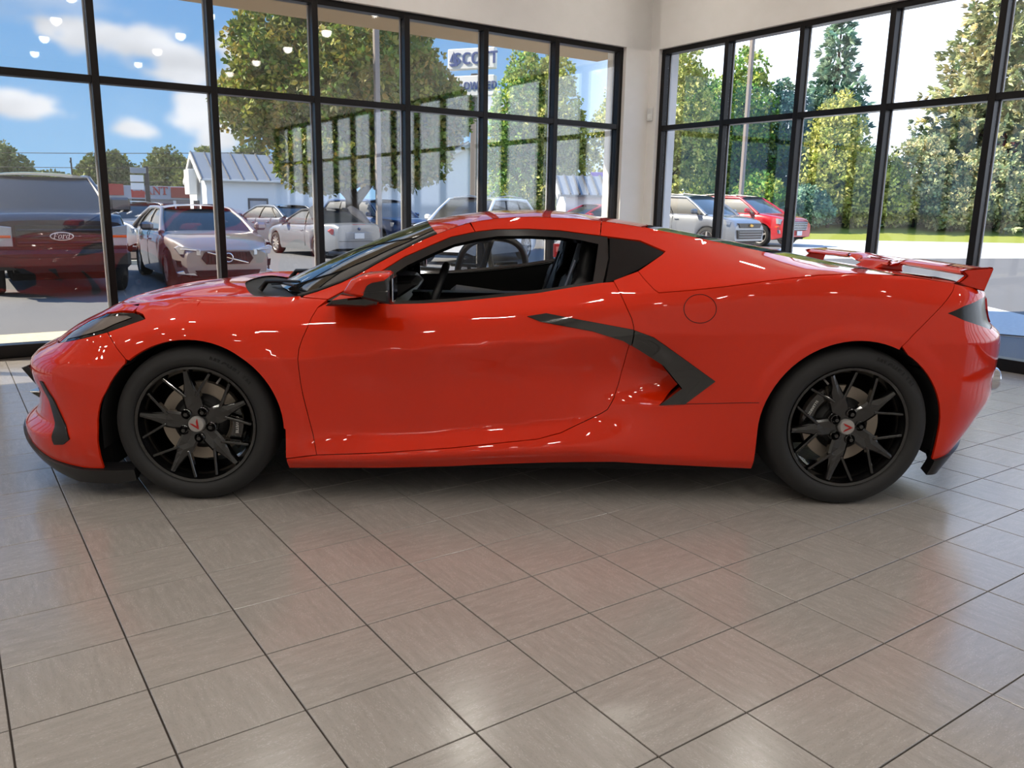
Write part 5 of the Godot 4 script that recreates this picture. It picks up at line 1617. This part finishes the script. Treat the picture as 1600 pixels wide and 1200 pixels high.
	for s in lot:
		var h: float = s[2]; var w: float = s[3]
		var bb := [[Vector3(0, h * 0.6, 0), Vector3(w * 0.7, h * 0.3, w * 0.7)], [Vector3(-w * 0.4, h * 0.45, 0.2), Vector3(w * 0.55, h * 0.25, w * 0.5)], [Vector3(w * 0.45, h * 0.42, 0), Vector3(w * 0.55, h * 0.25, w * 0.5)], [Vector3(0.2, h * 0.85, 0), Vector3(w * 0.4, h * 0.16, w * 0.4)], [Vector3(0, h * 0.18, 0.4), Vector3(w * 0.8, h * 0.17, w * 0.6)]]
		tree("lot_tree", Vector3(s[0], 0.45, s[1]), s[5], "trees beyond the right-hand lot", bb, 2400, 0.36, s[4], 0.16)
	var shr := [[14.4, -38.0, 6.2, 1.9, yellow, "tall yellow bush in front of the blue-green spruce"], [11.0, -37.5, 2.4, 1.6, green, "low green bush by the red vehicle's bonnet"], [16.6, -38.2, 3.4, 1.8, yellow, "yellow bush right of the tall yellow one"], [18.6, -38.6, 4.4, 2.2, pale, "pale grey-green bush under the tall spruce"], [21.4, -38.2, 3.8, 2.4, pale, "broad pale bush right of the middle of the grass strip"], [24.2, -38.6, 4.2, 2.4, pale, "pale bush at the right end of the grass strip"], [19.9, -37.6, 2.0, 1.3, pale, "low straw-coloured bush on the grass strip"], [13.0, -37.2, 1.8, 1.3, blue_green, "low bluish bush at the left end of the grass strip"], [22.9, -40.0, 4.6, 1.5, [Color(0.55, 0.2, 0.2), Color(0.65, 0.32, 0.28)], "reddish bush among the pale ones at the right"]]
	for s in shr:
		var h: float = s[2]; var w: float = s[3]
		var bb := [[Vector3(0, h * 0.5, 0), Vector3(w * 0.85, h * 0.46, w * 0.8)], [Vector3(-w * 0.5, h * 0.3, 0.2), Vector3(w * 0.6, h * 0.3, w * 0.5)], [Vector3(w * 0.5, h * 0.32, 0), Vector3(w * 0.6, h * 0.3, w * 0.5)], [Vector3(0.1, h * 0.86, 0), Vector3(w * 0.4, h * 0.14, w * 0.4)]]
		tree("shrub", Vector3(s[0] * 1.06, 0.62, s[1] - 2.6), s[5], "bushes along the grass strip", bb, 1500, 0.34, s[4], 0.06)

func strip(called: String, pts: Array, m: Material, up: float, thick := 0.12) -> void:     # a flat piece of ground with an edge
	var b := MB.new()
	var poly := PackedVector2Array()
	for p in pts: poly.append(Vector2(p.x, -p.y))
	b.prism(poly, -thick, 0.0, Transform3D(Basis(Vector3.RIGHT, -PI / 2), Vector3.ZERO), 0.01)
	for i in b.v.size(): b.v[i].y += gy(b.v[i].x, b.v[i].z) + up
	put(called, b.mesh(), m, self).set_meta("kind", "structure")

func buildings() -> void:
	M.bark = tri_mat(Color.WHITE, 0.9, [Color(0.16, 0.13, 0.10), Color(0.30, 0.25, 0.20)], 0.1, 1.0)
	M.siding = mat(Color(0.86, 0.88, 0.90), 0.7)
	M.metal_roof = mat(Color(0.52, 0.55, 0.58), 0.45, 0.3)
	M.seam = mat(Color(0.24, 0.25, 0.28), 0.6)
	M.sign_blue = mat(Color(0.16, 0.27, 0.50), 0.5)
	M.store = mat(Color(0.62, 0.64, 0.68), 0.8)
	M.brick_red = mat(Color(0.60, 0.24, 0.19), 0.8)
	M.pole = mat(Color(0.50, 0.47, 0.45), 0.6)
	M.purple = mat(Color(0.42, 0.28, 0.72), 0.6)
	gable("gabled_office", Vector3(-18.45, -1.6, -61.05), 0.50, 9.0, 8.2, 4.30, 6.05, "white gabled building with a grey standing-seam metal roof behind the silver sedan", 12, true)
	gable("white_hall", Vector3(-3.9, -1.3, -70.0), PI / 2 + 0.06, 18.0, 13.0, 3.75, 6.9, "large white hall whose gable end stands behind the maple and the white vehicle", 14, false)
	# shop row
	var s := thing("store_front", on_ground(-74, -150), 0.35, "low grey store front with red lettering beyond the far lots", "building")
	bx("store_wall", Vector3(0, 3.0, 0), Vector3(52, 6.0, 10), M.store, s, 0.05)
	bx("glass_front", Vector3(0, 1.6, 5.05), Vector3(50, 2.6, 0.2), M.dark_glass, s, 0.02)
	bx("fascia", Vector3(0, 4.9, 5.4), Vector3(52.6, 2.3, 1.0), M.store, s, 0.05)
	bx("mansard_roof", Vector3(19, 5.0, 5.95), Vector3(15, 1.8, 0.5), M.brick_red, s, 0.05)
	bx("sign_panel", Vector3(-0.6, 5.2, 6.0), Vector3(4.4, 1.7, 0.2), M.white, s, 0.02)
	bx("sign_panel", Vector3(2.6, 5.3, 6.1), Vector3(2.6, 1.9, 0.2), M.red, s, 0.02)
	put("sign_lettering", text_mesh("MATTRESS", 1.1, 0.1, true, "Droid Serif"), M.red, s, Transform3D(Basis(), Vector3(-5.5, 4.5, 6.0)))
	put("sign_lettering", text_mesh("GIANT", 1.3, 0.1, true, "Droid Serif"), M.red, s, Transform3D(Basis(), Vector3(8.0, 5.2, 6.0)))
	for k in 9: bx("column", Vector3(-24 + k * 6, 1.8, 5.6), Vector3(0.5, 3.6, 0.5), M.white, s, 0.03)
	# pylon of small signs
	var p := thing("pylon_sign", on_ground(-46.3, -103.0), 0.3, "tall pylon stacked with small white and red sign panels in front of the stores", "sign")
	bx("post", Vector3(0.9, 3.8, -0.1), Vector3(0.5, 7.6, 0.4), M.grey_plastic, p, 0.02)
	for k in 6: bx("sign_panel", Vector3(-0.2, 1.4 + k * 0.95, 0), Vector3(1.5, 0.8, 0.25), [M.white, M.white, M.grey_plastic, M.red, M.white, M.white][k], p, 0.02)
	bx("cap", Vector3(0, 7.1, 0), Vector3(1.8, 0.7, 0.4), M.metal_roof, p, 0.05)
	# pre-owned sign on its pole
	var q := thing("pole_sign", Vector3(-2.65, -1.2, -50.2), 0.0, "white two-board pole sign seen through the leaves right of the maple", "sign")
	q.rotation.y = -0.38
	bx("pole", Vector3(0.0, 5.0, -0.4), Vector3(0.4, 10.0, 0.35), M.pole, q, 0.03)
	bx("upper_board", Vector3(0, 10.75, 0), Vector3(3.0, 1.15, 0.4), M.white, q, 0.05)
	bx("lower_board", Vector3(0, 9.25, 0), Vector3(3.0, 1.15, 0.4), M.white, q, 0.05)
	put("lettering", text_mesh("SCOTT", 0.66, 0.05), M.sign_blue, q, Transform3D(Basis(), Vector3(0.32, 10.75, 0.23)))
	var boat := MB.new()
	boat.prism(pv([0.0, 0.0, 0.0, 0.62, 0.28, 0.0]), 0, 0.05, Transform3D(Basis(), Vector3(-1.10, 10.55, 0.21)))
	boat.prism(pv([-0.05, 0.06, -0.05, 0.5, -0.25, 0.06]), 0, 0.05, Transform3D(Basis(), Vector3(-1.10, 10.55, 0.21)))
	boat.prism(pv([-0.28, -0.06, 0.34, -0.06, 0.24, -0.2, -0.18, -0.2]), 0, 0.05, Transform3D(Basis(), Vector3(-1.10, 10.55, 0.21)))
	put("sail_emblem", boat.mesh(), M.sign_blue, q)
	put("lettering", text_mesh("PRE-OWNED", 0.42, 0.05), M.sign_blue, q, Transform3D(Basis(), Vector3(0, 9.25, 0.23)))
	# lamp posts
	for e in [[-4.05, -24.75, 7.0, "tan square lamp post rising before the maple's crown"], [8.75, -32.5, 9.5, "grey lamp post outside the right-hand window, behind the red vehicle"]]:
		var l := thing("lamp_post", on_ground(e[0], e[1]), PHI, e[3], "lamp post")
		bx("base", Vector3(0, 0.25, 0), Vector3(0.5, 0.6, 0.5), M.store, l, 0.03)
		bx("pole", Vector3(0, e[2] / 2, 0), Vector3(0.15, e[2], 0.15), M.pole, l, 0.015)
		bx("lamp_arm", Vector3(0.4, e[2] - 0.05, 0), Vector3(0.7, 0.06, 0.06), M.pole, l, 0.01)
		bx("lamp_head", Vector3(0.95, e[2] - 0.05, 0), Vector3(0.55, 0.12, 0.35), M.grey_plastic, l, 0.02)
	# utility pole and wires far left
	var u := thing("utility_pole", on_ground(-66.6, -126.0), 0.0, "thin wooden utility pole far off behind the pickup's cab", "pole")
	var ub := MB.new(); ub.tube([Vector3(0, 0, 0), Vector3(0, 9.6, 0)], [0.15, 0.11], 8)
	put("pole", ub.mesh(), M.bark, u)
	bx("insulator", Vector3(0, 9.0, 0.1), Vector3(0.25, 0.3, 0.2), M.grey_plastic, u, 0.03)
	for k in 3:
		var w := MB.new()
		var pts := []
		for i in 21: pts.append(Vector3(lerpf(-150, -25, i / 20.0), 8.8 - k * 2.1 + 1.2 * pow((i - 10) / 10.0, 2.0) - 1.0, -127.6 - k * 0.3))
		w.tube(pts, 0.05, 5)
		tag(put("overhead_wire", w.mesh(), M.grey_plastic, self), ["uppermost", "middle", "lowest"][k] + " of the overhead wires strung across the far left sky", "wire", "overhead wires")
	# banner and canopy glimpsed by the corner
	var bn := thing("banner", on_ground(4.95, -42.0), -0.15, "purple banner with white lettering glimpsed beside the corner column", "banner")
	bx("sheet", Vector3(0, 2.0, 0), Vector3(2.4, 1.9, 0.05), M.purple, bn, 0.01)
	put("lettering", text_mesh("YOU BUY", 0.42, 0.03), M.white, bn, Transform3D(Basis(), Vector3(0, 2.25, 0.04)))
	for sx in [-1.1, 1.1]: bx("post", Vector3(sx, 1.3, -0.05), Vector3(0.08, 3.0, 0.08), M.pole, bn, 0.01)
	gable("small_kiosk", Vector3(3.3, 0.0, -37.0), 0.15, 2.6, 2.0, 1.9, 2.5, "small kiosk with a ribbed white metal roof behind the dark red car", 9, false)

func gable(called: String, at: Vector3, turn: float, ln: float, wd: float, eave: float, ridge: float, label: String, seams: int, office: bool) -> void:
	# ridge along local x, one gable end at -x
	var o := thing(called, at, turn, label, "building")
	var sec := PackedVector2Array([Vector2(-wd / 2, 0), Vector2(wd / 2, 0), Vector2(wd / 2, eave), Vector2(0, ridge), Vector2(-wd / 2, eave)])
	var b := MB.new()
	b.prism(sec, 0, ln, Transform3D(Basis(Vector3(0, 0, -1), Vector3.UP, Vector3(1, 0, 0)), Vector3(-ln / 2, 0, 0)))
	put("walls", b.mesh(), M.siding, o)
	for s in [-1, 1]:
		var sl := Vector2(wd / 2, eave - ridge)
		var n := Vector3(0, wd / 2, s * (ridge - eave)).normalized()
		var dn := Vector3(0, sl.y, s * sl.x).normalized()
		var len := sl.length() + 0.45
		var bs := Basis(Vector3(1, 0, 0), n, Vector3(1, 0, 0).cross(n))
		var r := MB.new()
		r.box(Vector3(0, ridge, 0) + dn * len / 2 + n * 0.06, Vector3(ln + 0.7, 0.12, len), bs, 0.01)
		var pl := put("roof", r.mesh(), M.metal_roof, o)
		for k in seams:
			bx("roof_seam", Vector3(-ln / 2 - 0.3 + (ln + 0.6) * k / (seams - 1), ridge, 0) + dn * len / 2 + n * 0.14, Vector3(0.07, 0.10, len), M.seam, pl, 0.01, bs)
	for e in [-1, 1]:
		for s in [-1, 1]:
			var t := MB.new()
			t.box(Vector3(e * (ln / 2 + 0.36), (ridge + eave) / 2 - 0.12, s * wd / 4), Vector3(0.06, 0.28, Vector2(wd / 2, ridge - eave).length() + 0.4), Basis(Vector3.RIGHT, s * atan2(ridge - eave, wd / 2)), 0.005)
			put("rake_board", t.mesh(), M.white, o)
	if office:
		bx("door", Vector3(-1.2, 1.75, wd / 2 + 0.03), Vector3(1.1, 2.3, 0.08), M.store, o, 0.01)
		bx("door_frame", Vector3(-1.2, 1.8, wd / 2 + 0.015), Vector3(1.35, 2.55, 0.05), M.seam, o, 0.01)
		bx("gutter", Vector3(0, eave - 0.1, wd / 2 + 0.4), Vector3(ln + 0.6, 0.14, 0.14), M.white, o, 0.02)
		for k in 3: bx("window", Vector3(-ln / 2 - 0.03, 1.9, -1.6 + k * 1.0), Vector3(0.08, 1.9, 0.5), M.dark_glass, o, 0.01)
		var sg := bx("sign_box", Vector3(-ln / 2 - 0.5, 4.1, 0.5), Vector3(0.5, 1.7, 2.3), M.white, o, 0.03)
		put("sign_lettering", text_mesh("SCOTT", 0.5, 0.03), M.sign_blue, sg, Transform3D(Basis(Vector3.UP, -PI / 2), Vector3(-0.26, 0.25, 0)))
		bx("sign_stripe", Vector3(-0.26, -0.5, 0), Vector3(0.02, 0.45, 2.0), M.sign_blue, sg, 0.005)
	else:
		for k in int(eave / 0.3):
			pass
	if called == "white_hall":
		bx("roller_door", Vector3(-ln / 2 - 0.03, 1.7, 2.6), Vector3(0.06, 3.0, 2.6), M.store, o, 0.01)

func outside() -> void:
	M.amber_metal = mat(Color(0.85, 0.66, 0.25), 0.3, 0.8)
	# ground: a gently falling sheet of asphalt
	var rows := []
	var xs := [-260.0, -160.0, -110.0, -80.0, -60.0, -45.0, -35.0]
	for k in 31: xs.append(-30.0 + k * 2.0)
	xs += [36.0, 44.0, 60.0, 90.0, 140.0, 260.0]
	var zs := [60.0, 20.0, 5.0]
	for k in 31: zs.append(2.0 - k * 2.0)
	zs += [-66.0, -76.0, -90.0, -105.0, -120.0, -150.0, -200.0, -260.0, -340.0]
	for z in zs:
		var r := []
		for x in xs: r.append(on_ground(x, z))
		rows.append(r)
	var b := MB.new()
	b.grid(rows, Vector3(0, -500, 0))
	put("ground", b.mesh(), M.asphalt, self).set_meta("kind", "structure")
	# footing below the floor slab
	var ft := MB.new()
	ft.box(wall_pt(6.9, 6.9, -0.66), Vector3(14.6, 1.0, 14.6), Basis(-wa, Vector3.UP, wb), 0.0)
	put("foundation", ft.mesh(), M.concrete, self).set_meta("kind", "structure")
	var sw := MB.new()
	sw.box(wall_pt(6.0, -1.05, -0.2), Vector3(18.0, 0.28, 1.5), Basis(-wa, Vector3.UP, wb), 0.02)
	put("sidewalk", sw.mesh(), M.concrete, self).set_meta("kind", "structure")
	# pale, sun-bleached paving of the right-hand lot, grass strip, kerbed island with mulch
	strip("paving", [Vector2(2.6, -12.5), Vector2(6.2, -8.5), Vector2(12.0, 0.0), Vector2(60.0, -10.0), Vector2(46.0, -36.2), Vector2(12.4, -36.2), Vector2(7.5, -24.0)], M.pale, 0.02, 0.05)
	var gr := []
	for k in 9:
		var q := k / 8.0
		var row := []
		for j in 25:
			var w := j / 24.0
			row.append(Vector3(lerpf(lerpf(7.0, -4.0, q), lerpf(62.0, 80.0, q), w), 0.05 + 0.68 * smoothstep(0.0, 0.32, q) + (0.03 * sin(j * 1.7) * sin(k * 2.1)), lerpf(-36.3, -58.0, q)))
		gr.append(row)
	var gb := MB.new()
	gb.grid(gr, Vector3(20, -300, -45))
	put("grass_bank", gb.mesh(), M.grass, self).set_meta("kind", "structure")
	strip("grass_strip", [Vector2(-13.0, -36.0), Vector2(-30.0, -46.0), Vector2(-36.0, -58.0), Vector2(-20.0, -46.0)], M.grass, 0.08, 0.2)
	strip("curb", [Vector2(-9.4, -19.6), Vector2(-11.4, -22.0), Vector2(-9.6, -23.2), Vector2(-7.8, -20.8)], M.concrete, 0.10, 0.2)
	strip("mulch_bed", [Vector2(-9.3, -19.9), Vector2(-11.1, -22.0), Vector2(-9.6, -22.9), Vector2(-8.1, -20.9)], M.mulch, 0.14, 0.1)
	vehicles()
	buildings()
	plants()

func office_chair(at: Vector3, turn: float, label: String) -> void:
	var c := thing("office_chair", at, turn, label, "chair", "mesh-backed office chairs at the desk")
	# seen from behind: local +z is the back of the chair
	var fr := MB.new()
	var pts := []
	for k in 33:
		var a := TAU * k / 32.0
		var x := signf(cos(a)) * pow(absf(cos(a)), 0.65) * lerpf(0.225, 0.29, (sin(a) + 1) / 2)
		var y := 0.70 + signf(sin(a)) * pow(absf(sin(a)), 0.7) * 0.24
		pts.append(Vector3(x, y, 0.19 + 0.05 * pow(sin(a), 2.0) + 0.25 * (y - 0.5) - 0.10 * absf(x) * 2.0))
	fr.tube(pts, 0.030, 8, false)
	put("back_frame", fr.mesh(), M.satin, c)
	var rows := []
	for i in 9:
		var row := []
		for j in 11:
			var u := lerpf(-1, 1, j / 10.0); var v := lerpf(-1, 1, i / 8.0)
			var y := 0.70 + v * 0.235
			var hw := lerpf(0.22, 0.285, (v + 1) / 2) * sqrt(maxf(0.0, 1.0 - pow(absf(v), 4.0) * 0.35))
			row.append(Vector3(u * hw, y, 0.19 + 0.25 * (y - 0.5) - 0.20 * absf(u * hw) + 0.03))
		rows.append(row)
	var mesh := MB.new()
	mesh.grid(rows, Vector3(0, 0.7, -3))
	put("mesh_back", mesh.mesh(), M.chair_mesh, c)
	var seat := MB.new()
	seat.box(Vector3(0, 0.46, -0.05), Vector3(0.5, 0.07, 0.48), Basis(), 0.03)
	put("seat", seat.mesh(), M.satin, c)
	var sp := MB.new()
	sp.tube([Vector3(0, 0.40, 0.05), Vector3(0, 0.44, 0.26), Vector3(0, 0.58, 0.27)], 0.03, 8)
	put("back_spine", sp.mesh(), M.satin, c)
	for s in [-1, 1]:
		var ar := MB.new()
		ar.tube([Vector3(s * 0.25, 0.44, 0.05), Vector3(s * 0.31, 0.50, 0.05), Vector3(s * 0.31, 0.66, 0.0)], 0.02, 8)
		ar.box(Vector3(s * 0.31, 0.675, -0.04), Vector3(0.09, 0.03, 0.28), Basis(), 0.012)
		put("armrest", ar.mesh(), M.satin, c)
	var col := MB.new()
	col.tube([Vector3(0, 0.10, 0), Vector3(0, 0.42, 0)], 0.03, 10)
	put("gas_column", col.mesh(), M.satin, c)
	for k in 5:
		var a := TAU * k / 5
		var lg := MB.new()
		lg.tube([Vector3(0, 0.12, 0), Vector3(cos(a) * 0.30, 0.075, sin(a) * 0.30)], [0.03, 0.02], 8)
		var leg := put("base_leg", lg.mesh(), M.satin, c)
		var cs := MB.new()
		cs.lathe([Vector2(0.0, -0.02), Vector2(0.03, -0.02), Vector2(0.03, 0.02), Vector2(0.0, 0.02)], 14, Transform3D(Basis(Vector3.UP, a), Vector3(cos(a) * 0.30, 0.032, sin(a) * 0.30)))
		put("caster", cs.mesh(), M.black, leg)

func furniture() -> void:
	M.chair_mesh = glass(0.72, Color(0.10, 0.105, 0.11))
	M.chair_mesh.roughness = 0.6
	M.desk = mat(Color(0.80, 0.80, 0.79), 0.4)
	var back := PHI * 0.0
	office_chair(Vector3(-0.56, 0, -7.55), 1.15, "left of the two black mesh-backed office chairs seen through the red car's window")
	office_chair(Vector3(0.08, 0, -7.95), -0.85, "right of the two black mesh-backed office chairs seen through the red car's window")
	var dk := thing("desk", Vector3(1.10, 0, -8.22), 0.3, "pale desk behind the two office chairs, by the glass wall", "desk")
	bx("desktop", Vector3(0, 0.735, 0), Vector3(1.2, 0.03, 0.6), M.desk, dk, 0.006)
	for sx in [-0.55, 0.55]:
		bx("desk_leg", Vector3(sx, 0.36, 0), Vector3(0.04, 0.72, 0.52), M.silver, dk, 0.006)
	bx("modesty_panel", Vector3(0, 0.5, -0.28), Vector3(1.04, 0.42, 0.02), M.desk, dk, 0.003)
	var red := thing("brochure_box", Vector3(0.46, 0.75, -8.10), 0.1, "small red and pink box on the desk, left of the black cup", "box")
	bx("carton", Vector3(0, 0.065, 0), Vector3(0.15, 0.13, 0.10), M.red_card, red, 0.004)
	bx("label", Vector3(0, 0.08, 0.051), Vector3(0.12, 0.05, 0.004), M.pink_card, red, 0.001)
	var cup := thing("cup", Vector3(0.60, 0.75, -8.12), 0.0, "small black cup right of the red box on the desk", "cup")
	var cb := MB.new()
	cb.lathe([Vector2(0.0, 0.0), Vector2(0.030, 0.0), Vector2(0.038, 0.09), Vector2(0.034, 0.09), Vector2(0.027, 0.01)], 20, Transform3D(Basis(Vector3.RIGHT, -PI / 2), Vector3.ZERO))
	put("cup_body", cb.mesh(), M.black, cup)
	var cl := MB.new()
	cl.lathe([Vector2(0.0, 0.098), Vector2(0.034, 0.096), Vector2(0.04, 0.088)], 20, Transform3D(Basis(Vector3.RIGHT, -PI / 2), Vector3.ZERO))
	put("cup_lid", cl.mesh(), M.satin, cup)
	var ph := thing("desk_phone", Vector3(0.80, 0.75, -8.2), 0.3, "black desk telephone on the desk right of the black cup", "telephone")
	var pb := MB.new()
	pb.prism(pv([0.0, 0.0, 0.2, 0.0, 0.2, 0.03, 0.03, 0.11, 0.0, 0.11]), -0.08, 0.08, Transform3D(Basis(Vector3.UP, -PI / 2), Vector3(0, 0, -0.1)), 0.006)
	put("phone_body", pb.mesh(), M.black, ph)
	var hs := MB.new()
	hs.tube([Vector3(-0.055, 0.11, -0.08), Vector3(-0.06, 0.125, 0.0), Vector3(-0.055, 0.08, 0.09)], [0.026, 0.017, 0.026], 10)
	put("handset", hs.mesh(), M.satin, ph)
	var bag := thing("handbag", Vector3(1.05, 0.75, -8.3), 0.0, "small brown bag on the desk right of the telephone", "bag")
	var bg := MB.new()
	bg.box(Vector3(0, 0.11, 0), Vector3(0.20, 0.22, 0.11), Basis(), 0.035)
	put("bag_body", bg.mesh(), M.tan_leather, bag)
	var hn := MB.new()
	hn.tube([Vector3(-0.06, 0.21, 0), Vector3(-0.04, 0.27, 0), Vector3(0.04, 0.27, 0), Vector3(0.06, 0.21, 0)], 0.008, 8)
	put("bag_handle", hn.mesh(), M.tan_leather, bag)
